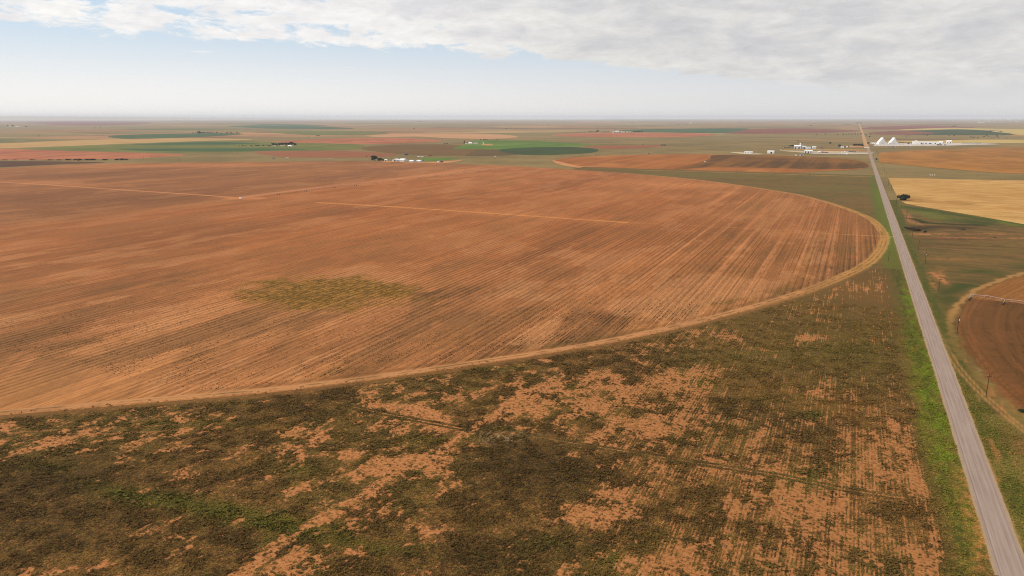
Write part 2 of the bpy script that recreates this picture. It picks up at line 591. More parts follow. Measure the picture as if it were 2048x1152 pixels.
def sheet_poly(name, pts_px, mat, z, label=None, smooth=True, n=6, wob=0.0, world=False):
    pts = list(pts_px) if world else [at(*p) for p in pts_px]
    P_ = smooth_poly(pts, n) if smooth else np.array(pts)
    if wob:
        rs = np.random.RandomState(int(abs(P_[0][0])) % 9999)
        P_ = P_ + rs.uniform(-wob, wob, P_.shape)
    me = bpy.data.meshes.new(name)
    me.from_pydata([(x, y, z) for x, y in P_], [], [tuple(range(len(P_)))])
    me.update(); me.materials.append(mat)
    if me.polygons[0].normal.z < 0:
        me.flip_normals()
    o = link(bpy.data.objects.new(name, me))
    return tag(o, label, kind='structure')


ZL = [0.02]


def zn(step=0.012):
    ZL[0] += step
    return ZL[0]


FM = {
    'orange': field_mat('orange_soil', C(160, 96, 46), C(188, 118, 62), (0.03, 0.0015), 1.2, C(200, 132, 80)),
    'darkbrown': field_mat('dark_brown_soil', C(96, 66, 26), C(148, 98, 40), (0.03, 0.0012), 1.4),
    'brown': field_mat('brown_soil', C(112, 84, 48), C(132, 98, 58), (0.02, 0.001), 0.8),
    'olivebrown': field_mat('olive_brown_stubble', C(96, 78, 44), C(112, 88, 52), (0.02, 0.001), 0.8),
    'red': field_mat('red_soil', C(152, 92, 66), C(168, 106, 78), (0.02, 0.001), 0.9),
    'redpink': field_mat('red_pink_soil', C(170, 98, 72), C(204, 128, 98), (0.008, 0.02), 1.2, C(150, 88, 62), rowdir='x'),
    'verydark': field_mat('very_dark_soil', C(84, 54, 38), C(104, 66, 44), (0.02, 0.002), 1.0),
    'green': field_mat('bright_green_crop', C(84, 122, 34), C(110, 138, 52), (0.012, 0.0016), 1.5, C(84, 106, 40)),
    'dkgreen': field_mat('dark_green_crop', C(46, 70, 30), C(64, 84, 36), (0.01, 0.001), 0.8),
    'teal': field_mat('far_green_crop', C(54, 88, 52), C(76, 106, 66), (0.004, 0.001), 0.9),
    'olivegreen': field_mat('olive_green_grass', C(104, 112, 54), C(128, 128, 68), (0.003, 0.004), 1.1, C(84, 104, 52)),
    'olive': field_mat('olive_grass', C(112, 106, 60), C(134, 120, 72), (0.003, 0.006), 1.0),
    'tan': field_mat('tan_stubble', C(196, 156, 108), C(206, 168, 124), (0.003, 0.01), 0.9, C(184, 140, 98)),
    'pink': field_mat('pink_tan_soil', C(200, 148, 116), C(214, 166, 134), (0.003, 0.01), 1.0),
    'maroon': field_mat('maroon_soil', C(128, 72, 62), C(150, 90, 76), (0.003, 0.008), 0.9),
    'straw': field_mat('straw_yellow_stubble', C(198, 148, 92), C(222, 180, 126), (0.07, 0.02), 1.5, C(176, 128, 72), rowdir='x'),
    'straw2': field_mat('pale_yellow_grass', C(198, 172, 112), C(216, 190, 134), (0.004, 0.02), 1.0),
    'ochre': field_mat('ochre_soil', C(160, 108, 48), C(188, 128, 62), (0.014, 0.006), 1.4, C(138, 102, 50)),
    'white': field_mat('crushed_caliche', CN(216, 202, 188), CN(236, 224, 212), (0.05, 0.03), 0.8),
    'pad': field_mat('bare_orange_dirt', C(204, 140, 100), C(220, 160, 120), (0.04, 0.03), 1.0),
    'palepad': field_mat('pale_sand', CN(214, 190, 150), CN(232, 210, 176), (0.04, 0.03), 1.0),
    'track': field_mat('sandy_track', C(190, 150, 92), C(206, 164, 108), (0.05, 0.05), 1.0),
}

# far and middle fields, read off the photo row by row
FIELDS = [
    ('maroon', [(60, 243.5), (160, 241.8), (270, 243.5), (305, 246), (250, 249), (150, 250), (80, 247)], 'maroon ploughed field far off on the left'),
    ('tan', [(-200, 289), (0, 286), (150, 280), (360, 275.5), (470, 277), (500, 279), (360, 284), (150, 291), (0, 296), (-200, 303)], 'long tan stubble strip on the left'),
    ('teal', [(216, 272), (240, 269.5), (330, 267), (430, 266), (488, 267.5), (440, 271.5), (340, 275.5), (270, 277), (235, 276)], 'dark green crop field below the row of trees'),
    ('teal', [(455, 252), (520, 250.5), (620, 252), (708, 256.5), (640, 258), (540, 257), (490, 254.5)], 'far green crop circle'),
    ('teal', [(500, 247.5), (600, 248.5), (655, 251), (560, 250.6)], 'thin far green strip'),
    ('olivegreen', [(540, 262), (660, 261.5), (772, 265.5), (740, 269.5), (640, 270), (570, 267)], 'pale green pasture far off'),
    ('pink', [(732, 271), (780, 268.5), (900, 267.5), (1000, 269), (1036, 274), (980, 277.5), (910, 276.5), (830, 273), (760, 274)], 'pink tan fallow field'),
    ('redpink', [(540, 284), (620, 279), (690, 276.5), (790, 276), (872, 279), (876, 283), (820, 286), (730, 288), (640, 286)], 'reddish bare field behind the shelter trees'),
    ('olivegreen', [(40, 297), (150, 291), (330, 284), (460, 280.5), (540, 284), (700, 288), (730, 293), (700, 299), (560, 303), (350, 305), (200, 303), (110, 300)], 'wide olive green pasture on the left'),
    ('teal', [(260, 289), (340, 285.5), (430, 284), (520, 286), (460, 288.5), (380, 289)], 'darker green strip in the left pasture'),
    ('teal', [(240, 298), (400, 296.2), (560, 296.8), (610, 299), (480, 302), (330, 302)], 'dark green band in front of the shelter trees'),
    ('redpink', [(-250, 292), (0, 297), (100, 300), (200, 303), (300, 306), (372, 309.5), (310, 314), (250, 317), (0, 319), (-250, 319)], 'red bare field at the left edge'),
    ('verydark', [(-200, 322), (0, 321.5), (120, 322.5), (212, 324), (120, 328), (0, 334), (-200, 344)], 'dark ploughed strip at the left edge'),
    ('red', [(505, 303.5), (560, 302), (680, 301.5), (760, 305.5), (796, 309.5), (740, 314.5), (640, 315), (560, 313)], 'brick red bare field behind the metal barns'),
    ('brown', [(722, 297), (760, 291), (830, 288.5), (900, 289), (960, 294), (1000, 300), (1045, 307), (1000, 311), (920, 311.5), (840, 310), (780, 306)], 'brown pivot field'),
    ('olivebrown', [(930, 311), (965, 298.5), (1010, 299.5), (1050, 306.5), (1030, 310), (990, 311.5)], 'olive brown slice of the pivot field'),
    ('green', [(905, 297), (928, 290), (948, 281.5), (1000, 281), (1080, 282.5), (1160, 287), (1200, 289.5), (1290, 289), (1210, 291.5), (1130, 293.5), (1060, 295.5), (1000, 299), (950, 298)], 'bright green pivot crop field'),
    ('dkgreen', [(1000, 299), (1060, 295.2), (1130, 294), (1185, 297), (1197, 301), (1180, 306), (1120, 309.5), (1060, 310.5), (1015, 306)], 'dark green wedge of the pivot crop field'),
    ('green', [(842, 317), (870, 315.5), (915, 316.2), (912, 318), (880, 321), (850, 322)], 'small green plot beside the metal barns'),
    ('red', [(1165, 292), (1200, 290.8), (1290, 290.5), (1330, 292), (1290, 296), (1230, 298), (1195, 296.5)], 'dull red field right of the green crop'),
    ('redpink', [(1105, 270), (1180, 265.8), (1300, 265.8), (1400, 267), (1432, 270), (1370, 274), (1250, 274.5), (1140, 273)], 'long brick red field'),
    ('teal', [(1236, 262), (1290, 258.5), (1400, 257), (1495, 257.5), (1475, 263), (1440, 266.5), (1330, 265)], 'far green pivot crop'),
    ('maroon', [(1475, 263.5), (1505, 258.6), (1600, 257.2), (1700, 260.5), (1719, 263), (1640, 266.5), (1530, 268), (1450, 267)], 'maroon ploughed pivot field'),
    ('maroon', [(1728, 256), (1830, 251.6), (1900, 253), (1950, 256), (1860, 259), (1738, 259.5)], 'maroon field right of the road'),
    ('straw2', [(1800, 259.8), (1900, 256.4), (2000, 258.5), (2060, 259.5), (1940, 261), (1850, 261)], 'pale yellow strip far right'),
    ('dkgreen', [(1740, 266), (1800, 262.6), (1900, 259.4), (1955, 260.5), (1985, 264), (2034, 270), (1960, 271), (1850, 270.5), (1760, 270)], 'dark green pivot field far right'),
    ('maroon', [(1740, 266), (1790, 263.4), (1830, 263), (1870, 267), (1820, 270.2), (1750, 269.6)], 'maroon edge of the far right pivot field'),
    ('straw2', [(1985, 263), (2048, 260), (2300, 262), (2300, 280), (2048, 271), (2020, 267.5)], 'pale straw field at the right edge'),
    ('straw2', [(1790, 283.5), (1860, 282), (1950, 280), (2080, 281.5), (2080, 286.5), (1940, 286.5), (1850, 286)], 'yellow grass strip behind the white buildings'),
    ('ochre', [(1760, 307), (1800, 303.5), (1880, 299.5), (2048, 295.5), (2300, 294), (2500, 360), (2048, 348.5), (1950, 343), (1850, 334.5), (1775, 327.5), (1760, 324)], 'ochre ploughed pivot field right of the road'),
    ('orange', [(1106, 322), (1150, 314.5), (1250, 310.5), (1380, 308.7), (1440, 309.5), (1550, 311.5), (1650, 315), (1712, 321), (1738, 330), (1730, 337), (1680, 341.5), (1580, 346), (1480, 349), (1380, 349.3), (1300, 346.5), (1200, 340), (1130, 331.5)], 'orange and brown pivot field beyond the big field'),
    ('darkbrown', [(1432, 310.5), (1550, 311.8), (1650, 315.3), (1711, 321.3), (1736, 330), (1727, 336.8), (1640, 339.5), (1560, 337), (1470, 335.5), (1400, 336), (1340, 341), (1390, 328), (1420, 318)], 'dark brown part of the pivot field'),
]
for k_, pts, lab in FIELDS:
    sheet_poly('field', pts, FM[k_], zn(), lab, n=5, wob=0.0)

sheet_poly('field', [(1776, 357), (2048, 362), (2500, 370), (2700, 540), (2300, 500), (2048, 450), (1950, 432.5), (1870, 419), (1812, 409), (1800, 402), (1793, 392), (1785, 376)], FM['straw'], zn(), 'straw yellow stubble field right of the road', smooth=False)
# caliche yards and pads
for k_, pts, lab in [
    ('white', [(1741, 284.6), (1752, 285.6), (1800, 287.4), (1900, 286.8), (1960, 287.4), (2000, 289.2), (1950, 290.4), (1900, 291.9), (1820, 292.7), (1752, 292.6), (1749, 289.5)], 'white caliche yard around the seed houses'),
    ('palepad', [(1460, 305), (1480, 305.2), (1525, 308.3), (1512, 309.3), (1485, 308.4)], 'pale sand pad at the warehouse'),
    ('palepad', [(1560, 301.6), (1600, 302), (1735, 304.4), (1735, 306), (1640, 306.2), (1600, 305.5)], 'pale gravel drive of the gin yard'),
    ('white', [(1625, 307.5), (1734, 307.3), (1734, 308.8), (1640, 308.7)], 'thin white gravel lane of the gin yard'),
    ('track', [(1560, 298.7), (1640, 298.9), (1730, 299.8), (1730, 301), (1600, 300.4)], 'ochre track beside the rail line'),
    ('pad', [(1640, 301.8), (1733, 302), (1733, 303.4), (1650, 303.2)], 'orange dirt strip in the gin yard'),
    ('pad', [(1700, 292.3), (1731, 292.4), (1731, 295), (1690, 294.8)], 'orange dirt patch beside the road trees'),
    ('pad', [(760, 322), (800, 323.3), (850, 324.8), (900, 322), (925, 320), (905, 325), (870, 327.3), (810, 326), (770, 324)], 'orange dirt yard of the metal barns'),
    ('pad', [(964, 288.8), (985, 289), (982, 291), (966, 290.4)], 'orange dirt pad in the green crop'),
    ('pad', [(1105, 321), (1116, 322.5), (1150, 331), (1200, 337.5), (1260, 343.5), (1200, 339.8), (1140, 334), (1112, 327)], 'sandy rim of the pivot field'),
]:
    sheet_poly('ground_pad', pts, FM[k_], zn(), lab, n=4)

# ------------------------------------------------------------------ painted near ground
_s, _e = at(1738, 296.5), at(1718.5, 246)
ROAD_L, ROAD_R = 42.15, 48.75
PAVE_END = _s[1]; DIRT_END = _e[1]

MAIN_PX = [(1772, 490), (1768, 462), (1730, 432), (1640, 401), (1560, 384), (1400, 361), (1250, 347), (1100, 337), (1000, 331.5), (870, 326.5),
           (700, 322.5), (550, 323.5), (400, 324.5), (180, 327.5), (60, 333)]
MAIN_B = [(0, 833), (300, 808), (640, 776), (1065, 715), (1300, 672), (1500, 622), (1640, 577), (1740, 530)]
CX, CY = -776.0, 769.0
mp = [at(*p) for p in MAIN_PX]
# close the circle round its unseen western side
w0 = math.atan2(mp[-1][1] - CY, mp[-1][0] - CX); w1 = math.atan2(at(0, 833)[1] - CY, at(0, 833)[0] - CX)
if w1 < w0: w1 += 2 * math.pi
r0 = math.hypot(mp[-1][0] - CX, mp[-1][1] - CY); r1 = math.hypot(at(0, 833)[0] - CX, at(0, 833)[1] - CY)
west = [(CX + (r0 + (r1 - r0) * t) * math.cos(w0 + (w1 - w0) * t), CY + (r0 + (r1 - r0) * t) * math.sin(w0 + (w1 - w0) * t)) for t in np.linspace(0.08, 0.92, 14)]
MAIN = smooth_poly(mp + west + [at(*p) for p in MAIN_B], 6)


def graded(a, b_, s0, s1, centre):
    """coordinates from a to b_, spacing s0 near `centre`, growing to s1 away from it"""
    xs = [a]; x = a
    while x < b_:
        d = abs(x - centre)
        x += s0 + (s1 - s0) * min(1.0, max(0.0, (d - 250) / 1200.0))
        xs.append(x)
    return np.array(xs)


BARE = C(208, 140, 104)
BARE_DK = C(178, 112, 76)
WEED_DK = C(60, 46, 26)
WEED_BR = C(92, 66, 38)
WEED_GR = C(84, 84, 30)
GRASS_BR = C(110, 132, 24)
GRASS_DK = C(58, 74, 22)


def paint_main(x, y):
    PX, PY = proj(x, y)
    n = len(x)
    col_ = np.zeros((n, 3), np.float32); col_[:] = C(178, 108, 64)
    near = sst(PY, 430, 700)
    col_ = mixc(col_, C(206, 142, 100), near * 0.9)
    # darker, duller in the far west
    west_ = 1 - sst(x, CX - 60, CX + 60)
    col_ = mixc(col_, C(140, 98, 70), west_ * 0.55)
    big = fbm(x / 120, y / 420, 7, 2, .62)
    col_ = mixc(col_, C(138, 86, 54), sst(big, 0.50, 0.68) * 0.55)
    col_ = mixc(col_, C(186, 122, 80), (1 - sst(big, 0.32, 0.47)) * 0.6)
    alpha = np.clip(0.12 + sst(PX, 1100, 1500) * sst(PY, 345, 420) * .75 + sst(PY, 560, 760) * .25, 0, 1)
    rt = sst(PX, 1150, 1600) * sst(PY, 350, 420)
    col_ = mixc(col_, C(150, 102, 62), rt * 0.45)
    fn = fbm(x / 5, y / 22, 5, 21, .65)
    # weed clouds along the near rim
    wd = blobs(PX, PY, [(1400, 625, 190, 20, .6, -.10), (1180, 640, 120, 22, .5), (1040, 590, 170, 18, .6, .05), (1560, 600, 120, 18, .7, -.3), (900, 690, 120, 18, .55, -.15),
                        (1120, 680, 140, 16, .9, -.12), (1300, 560, 200, 18, .5), (690, 745, 60, 9, 1.0, -.15), (250, 800, 150, 10, .8, -.08), (520, 640, 120, 18, .5, -.1),
                        (700, 700, 180, 22, .35, -.2), (860, 590, 60, 12, .8), (1650, 520, 60, 40, .5), (1500, 480, 160, 30, .35), (400, 720, 200, 20, .3, -.2), (180, 560, 200, 30, .25, -.1)])
    wm = np.clip(wd, 0, 1) * sst(fn, 0.38, 0.62)
    col_ = mixc(col_, C(108, 76, 46), np.clip(wm * 0.8, 0, 1))
    gm = blobs(PX, PY, [(690, 745, 50, 7, 1.0, -.15), (1420, 615, 120, 14, .5, -.15), (250, 800, 120, 7, .6, -.08), (1560, 585, 80, 12, .5, -.3), (1160, 685, 150, 12, .6, -.12), (1700, 500, 50, 30, .35), (345, 790, 60, 6, .8)])
    col_ = mixc(col_, C(100, 96, 44), np.clip(gm, 0, 1) * sst(fn, 0.35, 0.6) * 0.8)
    # pale bare washes
    mo = fbm(x / 28, y / 70, 5, 23, .65)
    col_ = mixc(col_, C(128, 92, 60), sst(mo, .50, .64) * (.25 + .35 * near))
    col_ = mixc(col_, C(214, 152, 114), (1 - sst(mo, .36, .46)) * (.25 + .3 * near))
    pm = blobs(PX, PY, [(1340, 370, 110, 6, 1.0, .04), (980, 425, 160, 8, .8, .05), (1240, 447, 90, 7, .5), (820, 357, 150, 2.5, 1.0, -.13), (100, 366, 110, 4, .8, .05), (390, 331, 190, 3.5, 1.0, -.01),
                        (430, 600, 90, 20, .8), (1480, 610, 60, 8, .7, -.2), (1290, 655, 90, 8, .6, -.15), (1160, 520, 120, 14, .5, -.3), (1370, 690, 60, 8, .4), (860, 565, 70, 6, .6),
                        (640, 395, 90, 5, .5), (820, 700, 220, 30, .5, -.2), (300, 640, 160, 25, .3, -.1), (1250, 580, 90, 10, .6, -.3), (1560, 470, 60, 12, .5, -.2), (1330, 520, 130, 9, .5, -.2), (1480, 430, 140, 8, .45), (1200, 395, 160, 6, .4), (560, 690, 260, 14, .5, -.2), (480, 770, 260, 10, .6, -.1), (690, 450, 260, 12, .25, .05)])
    col_ = mixc(col_, C(214, 140, 94), np.clip(pm, 0, 1) * (0.35 + 0.65 * sst(fn, 0.3, 0.6)) * 0.75)
    dm = blobs(PX, PY, [(220, 350, 200, 8, .8), (560, 350, 180, 8, .6), (900, 400, 250, 14, .2), (300, 400, 170, 14, .7), (60, 400, 120, 14, .8), (500, 530, 250, 20, .4, -.1),
                        (1350, 330, 200, 8, .3), (240, 460, 260, 20, .4, -.1), (100, 430, 160, 12, .5)])
    col_ = mixc(col_, C(128, 84, 54), np.clip(dm, 0, 1) * 0.6)
    # the weedy island
    d = np.sqrt(((PX - 665) / 195) ** 2 + ((PY - 588) / 36) ** 2) + (fbm(x / 14, y / 14, 5, 31, .65) - 0.5) * 0.8
    isl = 1 - sst(d, 0.66, 1.08)
    hole = blobs(PX, PY, [(770, 605, 60, 9, 1.2), (830, 575, 30, 10, .6)])
    isl = isl * (1 - np.clip(hole, 0, 1) * 0.7)
    mot = sst(fbm(x / 2.4, y / 2.4, 3, 41), 0.42, 0.58)
    col_ = mixc(col_, C(170, 122, 56), isl * 0.9)
    col_ = mixc(col_, C(116, 90, 36), isl * mot * 0.75)
    # tracks
    dN = np.abs(x - CX)
    wN = (y < CY)
    dtrk = line_d(x, y, [(487, 396.5), (250, 430), (0, 460), (-200, 486)])
    col_ = mixc(col_, C(196, 128, 88), (1 - sst(dtrk, 3.0, 7.0)) * 0.45)
    d1 = line_d(x, y, [(636, 405.5), (800, 415), (1020, 430), (1250, 446)])
    col_ = mixc(col_, C(226, 150, 96), (1 - sst(d1, 1.8, 5.5)) * 0.85)
    d1 = line_d(x, y, [(1250, 446), (1400, 453), (1640, 465.5)])
    col_ = mixc(col_, C(200, 134, 88), (1 - sst(d1, 1.2, 3.5)) * 0.4)
    d1 = line_d(x, y, [(1640, 467.5), (1755, 474), (1785, 475)])
    col_ = mixc(col_, C(214, 160, 104), (1 - sst(d1, 0.8, 1.8)) * 0.8)
    d1 = line_d(x, y, [(487, 397), (400, 390), (230, 379), (100, 370), (0, 364), (-200, 352)])
    col_ = mixc(col_, C(220, 150, 110), (1 - sst(d1, 2.5, 6.0)) * 0.75)
    d1 = line_d(x, y, [(487, 396), (560, 385), (700, 367), (820, 354), (960, 336)])
    col_ = mixc(col_, C(214, 138, 96), (1 - sst(d1, 5, 15.0)) * 0.6)
    d1 = line_d(x, y, [(470, 397), (510, 397)])
    col_ = mixc(col_, C(214, 140, 96), (1 - sst(d1, 8, 22)) * 0.7)
    # sandy perimeter lane with wheel ruts
    ed = edge_dist(x, y, MAIN)
    edn = ed + (fbm(x / 12, y / 12, 3, 51) - 0.5) * 2.5
    north = sst(y, 700, 1000)
    lane_w = 7.0 - 2.5 * north
    lane = 1 - sst(edn, lane_w * 0.8, lane_w + 1.2)
    lane_c = np.array(C(198, 136, 90)); lane_n = np.array(C(190, 138, 84))
    lc = lane_c[None, :] * (1 - sst(x, -80, 20))[:, None] + lane_n[None, :] * sst(x, -80, 20)[:, None]
    vis = lane * (0.62 - 0.35 * sst(-x, 300, 900) * north)
    col_ = col_ * (1 - vis[:, None]) + lc * vis[:, None]
    rim = np.exp(-((ed - lane_w - 2.0) / 1.6) ** 2)
    col_ = mixc(col_, C(120, 84, 48), rim * 0.45)
    alpha = alpha * (1 - lane) * (1 - isl)
    return np.concatenate([col_, alpha[:, None]], 1)


xs = graded(-1640, 48, 1.0, 5.0, -100)
ys = graded(200, 1640, 1.0, 5.0, 330)
KEEP_MAIN = lambda x, y: inside(x, y, MAIN)
gx_, gy_, gq = grid(xs, ys, KEEP_MAIN)
# pull the stair-stepped rim out onto the true outline
cnt = np.zeros(len(gx_), int); np.add.at(cnt, gq.ravel(), 1)
rimv = np.where(cnt < 4)[0]
best = np.full(len(rimv), 1e18); bx_ = gx_[rimv].copy(); by_ = gy_[rimv].copy()
for i in range(len(MAIN)):
    ax, ay = MAIN[i]; bx0, by0 = MAIN[(i + 1) % len(MAIN)]
    dx, dy = bx0 - ax, by0 - ay; L_ = dx * dx + dy * dy + 1e-9
    t = np.clip(((gx_[rimv] - ax) * dx + (gy_[rimv] - ay) * dy) / L_, 0, 1)
    qx, qy = ax + t * dx, ay + t * dy
    d = (gx_[rimv] - qx) ** 2 + (gy_[rimv] - qy) ** 2
    k = d < best; best[k] = d[k]; bx_[k] = qx[k]; by_[k] = qy[k]
gx_[rimv] = bx_; gy_[rimv] = by_
zmain = zn()
M_MAIN = paint_mat('rowed_orange_soil', 1.0, rows=0.74, contrast=0.42, bump=0.25)
o = raw_mesh('field', np.stack([gx_, gy_, np.full(len(gx_), zmain)], 1), gq, M_MAIN, colors=paint_main(gx_, gy_))
tag(o, 'huge round orange brown field with fine planting rows', kind='structure')


# the rutted lane round the field, a ribbon of its own
_d = np.linalg.norm(np.roll(MAIN, -1, 0) - MAIN, axis=1); _cum = np.concatenate([[0], np.cumsum(_d)])
_sN = np.arange(0, _cum[-1], 2.0)
_lp = np.vstack([MAIN, MAIN[:1]])
lx_ = np.interp(_sN, _cum, _lp[:, 0]); ly_ = np.interp(_sN, _cum, _lp[:, 1])
for _ in range(6):
    lx_ = (np.roll(lx_, 1) + lx_ + np.roll(lx_, -1)) / 3; ly_ = (np.roll(ly_, 1) + ly_ + np.roll(ly_, -1)) / 3
tx, ty = np.roll(lx_, -1) - np.roll(lx_, 1), np.roll(ly_, -1) - np.roll(ly_, 1)
tl = np.hypot(tx, ty); nxx, nyy = -ty / tl, tx / tl
if (nxx[0] * (CX - lx_[0]) + nyy[0] * (CY - ly_[0])) < 0: nxx, nyy = -nxx, -nyy
PXl, PYl = proj(lx_, ly_)
sel = (lx_ > -420) & (PYl > 340)
runs = np.where(sel)[0]
brk = np.where(np.diff(runs) > 1)[0]
parts_ = np.split(runs, brk + 1)
if len(parts_) > 1 and parts_[0][0] == 0 and parts_[-1][-1] == len(lx_) - 1:
    parts_ = [np.concatenate([parts_[-1], parts_[0]])] + parts_[1:-1]
OFF = np.array([0.0, .6, 1.1, 1.5, 2.0, 2.6, 3.1, 3.5, 4.0, 4.6, 5.2])
RUTC = [0, .3, .5, .6, .3, -1, -1, .6, .5, .3, 0]
for run in parts_:
    if len(run) < 20: continue
    V, cols_ = [], []
    i_ = np.arange(len(run))
    w_ = (fbm(i_ / 9.0, i_ * 0 + 1, 4, 5) - .5) * 1.6
    e_ = (fbm(i_ / 3.0, i_ * 0 + 1, 4, 8) - .5) * 1.5
    for k, of in enumerate(OFF):
        o_ = of + 1.2 + w_ + (e_ if k in (0, len(OFF) - 1) else 0)
        px_ = lx_[run] + nxx[run] * o_; py_ = ly_[run] + nyy[run] * o_
        V.append(np.stack([px_, py_, np.full(len(run), .0)], 1))
        t_ = fbm(px_ / 5, py_ / 5, 4, 11)[:, None]
        tanr = sst(px_, -60, 30)[:, None]
        c_l = np.array(C(210, 150, 112)) * (1 - tanr) + np.array(C(198, 146, 90)) * tanr
        c_d = np.array(C(128, 104, 52))
        q_ = RUTC[k]
        cc_l = c_l * (.86 + .3 * t_)
        if q_ == -1: cc_l = cc_l * (1 - sst(t_, .35, .6) * .8) + c_d * sst(t_, .35, .6) * .8
        if q_ == 0: cc_l = cc_l * .80
        cc_l = cc_l * (1 - .25 * sst(t_ + fbm(px_ / 30, py_ / 30, 3, 12)[:, None] * .8, .8, 1.1))
        cols_.append(cc_l)
    K = len(OFF); V = np.stack(V, 1).reshape(-1, 3); cols_ = np.stack(cols_, 1).reshape(-1, 3)
    q = []
    for i in range(len(run) - 1):
        for k in range(K - 1):
            q.append((i * K + k, i * K + k + 1, (i + 1) * K + k + 1, (i + 1) * K + k))
    V[:, 2] = zmain + .008
    o = raw_mesh('lane', V, q, paint_mat('rutted_sand', 1.5, contrast=.22, bump=.2), colors=cols_)
    tag(o, 'rutted sandy lane round the rim of the big field', kind='structure')


# scrub in front of the round field, and the road verges
def scrub_vals(x, y):
    PX, PY = proj(x, y)
    big = fbm(x / 26, y / 34, 4, 61)
    mid = fbm(x / 6.0, y / 8.5, 5, 63, 0.62)
    rowy = fbmx(x / 1.6, y / 14, 4, 67, 0.65, 1.7)
    bare = blobs(PX, PY, [
        (1180, 790, 110, 34, .7, -.15), (1330, 770, 120, 30, .8, .05), (1440, 750, 60, 18, .7), (1290, 860, 110, 30, 1.0, -.2), (1400, 830, 100, 26, .7), (1350, 930, 120, 20, .6), (1080, 780, 60, 14, 1.0, -.5), (1010, 825, 40, 22, 1.1, -.6), (780, 820, 80, 16, 1.0, .15),
        (860, 840, 100, 18, .9, .1), (700, 880, 60, 14, .7), (840, 925, 80, 18, 1.0, -.25), (770, 950, 45, 22, .8), (560, 900, 110, 14, .7, -.1), (470, 960, 80, 20, 1.0), (370, 950, 40, 12, .7), (560, 985, 60, 12, .6),
        (880, 1060, 70, 26, 1.2), (1000, 1060, 70, 30, .8), (1220, 1020, 90, 36, 1.1), (1170, 1040, 50, 22, .6), (1300, 985, 120, 30, 1.0, -.3), (1430, 950, 100, 24, .8), (1480, 1020, 80, 20, .9), (1600, 1000, 90, 40, .8),
        (1720, 870, 90, 26, .7), (1700, 940, 90, 60, .75), (1660, 1050, 160, 60, .8), (1500, 1120, 180, 50, .8), (1350, 1110, 60, 40, .7), (1820, 900, 50, 60, 1.0, .8), (1870, 1000, 40, 70, 1.2, .8), (1880, 1110, 50, 60, 1.1),
        (1270, 750, 100, 12, .5), (1620, 680, 50, 5, 1.1), (1470, 680, 70, 6, 1.0, .1), (1380, 695, 60, 5, .7), (1560, 668, 30, 4, .8), (1720, 790, 80, 12, .8), (1760, 840, 60, 14, .6), (60, 850, 100, 9, .8, -.05), (230, 870, 120, 9, .6),
        (150, 900, 90, 12, .5), (60, 1000, 80, 18, .5), (330, 1060, 80, 20, .5, -.2), (150, 1140, 110, 14, .7, -.1), (350, 1100, 70, 16, .5), (560, 1120, 60, 16, .6), (720, 1110, 60, 16, .8), (700, 1140, 60, 10, .8), (900, 860, 50, 12, .8),
        (620, 860, 50, 8, .5), (850, 760, 70, 10, .35), (1560, 860, 60, 20, .5), (1130, 870, 40, 10, .9), (1210, 890, 80, 8, .9, .12), (300, 980, 60, 10, .6), (1140, 1120, 40, 16, .3), (990, 880, 45, 12, .6), (1100, 945, 40, 8, .3)])
    dark = blobs(PX, PY, [
        (1050, 930, 110, 48, 1.6), (1140, 970, 100, 40, 1.0), (960, 985, 60, 26, .8), (110, 960, 170, 50, 1.2), (80, 1060, 220, 40, .8), (480, 1090, 200, 30, .5), (1010, 1120, 160, 40, 1.2), (860, 1110, 120, 30, .8), (700, 790, 160, 10, .8, -.1),
        (560, 830, 140, 14, .5), (1560, 770, 60, 26, .7), (1460, 820, 100, 26, .9), (1600, 850, 110, 26, .8), (1370, 890, 60, 16, .5), (620, 930, 60, 14, .6), (1440, 1070, 50, 26, .6), (1150, 1090, 60, 20, .8), (700, 990, 60, 16, .6),
        (1540, 720, 160, 22, .8), (1650, 740, 100, 26, .8), (1700, 700, 90, 40, .6), (1750, 640, 60, 50, .5), (1350, 720, 120, 12, .6), (1600, 660, 90, 12, .5), (1770, 740, 60, 60, .6), (1690, 800, 90, 16, .8)])
    path = line_d(x, y, [(470, 1165), (520, 1120), (590, 1070), (650, 1035), (700, 1008), (740, 990)])
    path2 = line_d(x, y, [(740, 985), (800, 945), (880, 900), (940, 865), (990, 830), (1045, 790), (1105, 762)])
    pn = (fbm(x / 2.0, y / 2.0, 3, 71) - 0.5)
    pm = 1 - sst(path + pn * 2.8, 1.4, 2.8)
    pm2 = (1 - sst(path2 + pn * 5.0, 0.8, 3.2)) * 0.9
    t1 = line_d(x, y, [(640, 798), (720, 820), (830, 842), (935, 862)])
    t2 = line_d(x, y, [(1045, 872), (1150, 890), (1250, 906), (1400, 930), (1560, 955), (1700, 985), (1830, 1003)])
    trk = np.maximum(np.exp(-((t1 - 1.1) / .62) ** 2), np.exp(-((t2 - 1.1) / .62) ** 2)) * (1 - sst(PX, 1560, 1900) * .7)
    tin = np.maximum(1 - sst(t1, .3, .7), (1 - sst(t2, .3, .6)) * .7)
    rowmix = 0.22 + 0.42 * sst(PX, 1150, 1500)
    field_ = mid * (1 - rowmix) + rowy * rowmix
    fine = fbm(x / 1.5, y / 1.9, 3, 75, .7)
    bval = (field_ - 0.5) * 5.6 + (fine - .5) * 2.2 + (big - 0.5) * 2.4 + np.clip(bare, 0, 1.1) * 0.80 - dark * 0.55 - 0.52
    bval = bval * .9 + .20 - .22 * (1 - sst(PX, 500, 900)) + .16 * np.exp(-((PX - 1330) / 260) ** 2 - ((PY - 850) / 130) ** 2)
    bm = sst(bval, -0.30, 0.60)
    rowa = .25 + .75 * sst(PX, 1000, 1450)
    pv = pm * 2.4 - .3
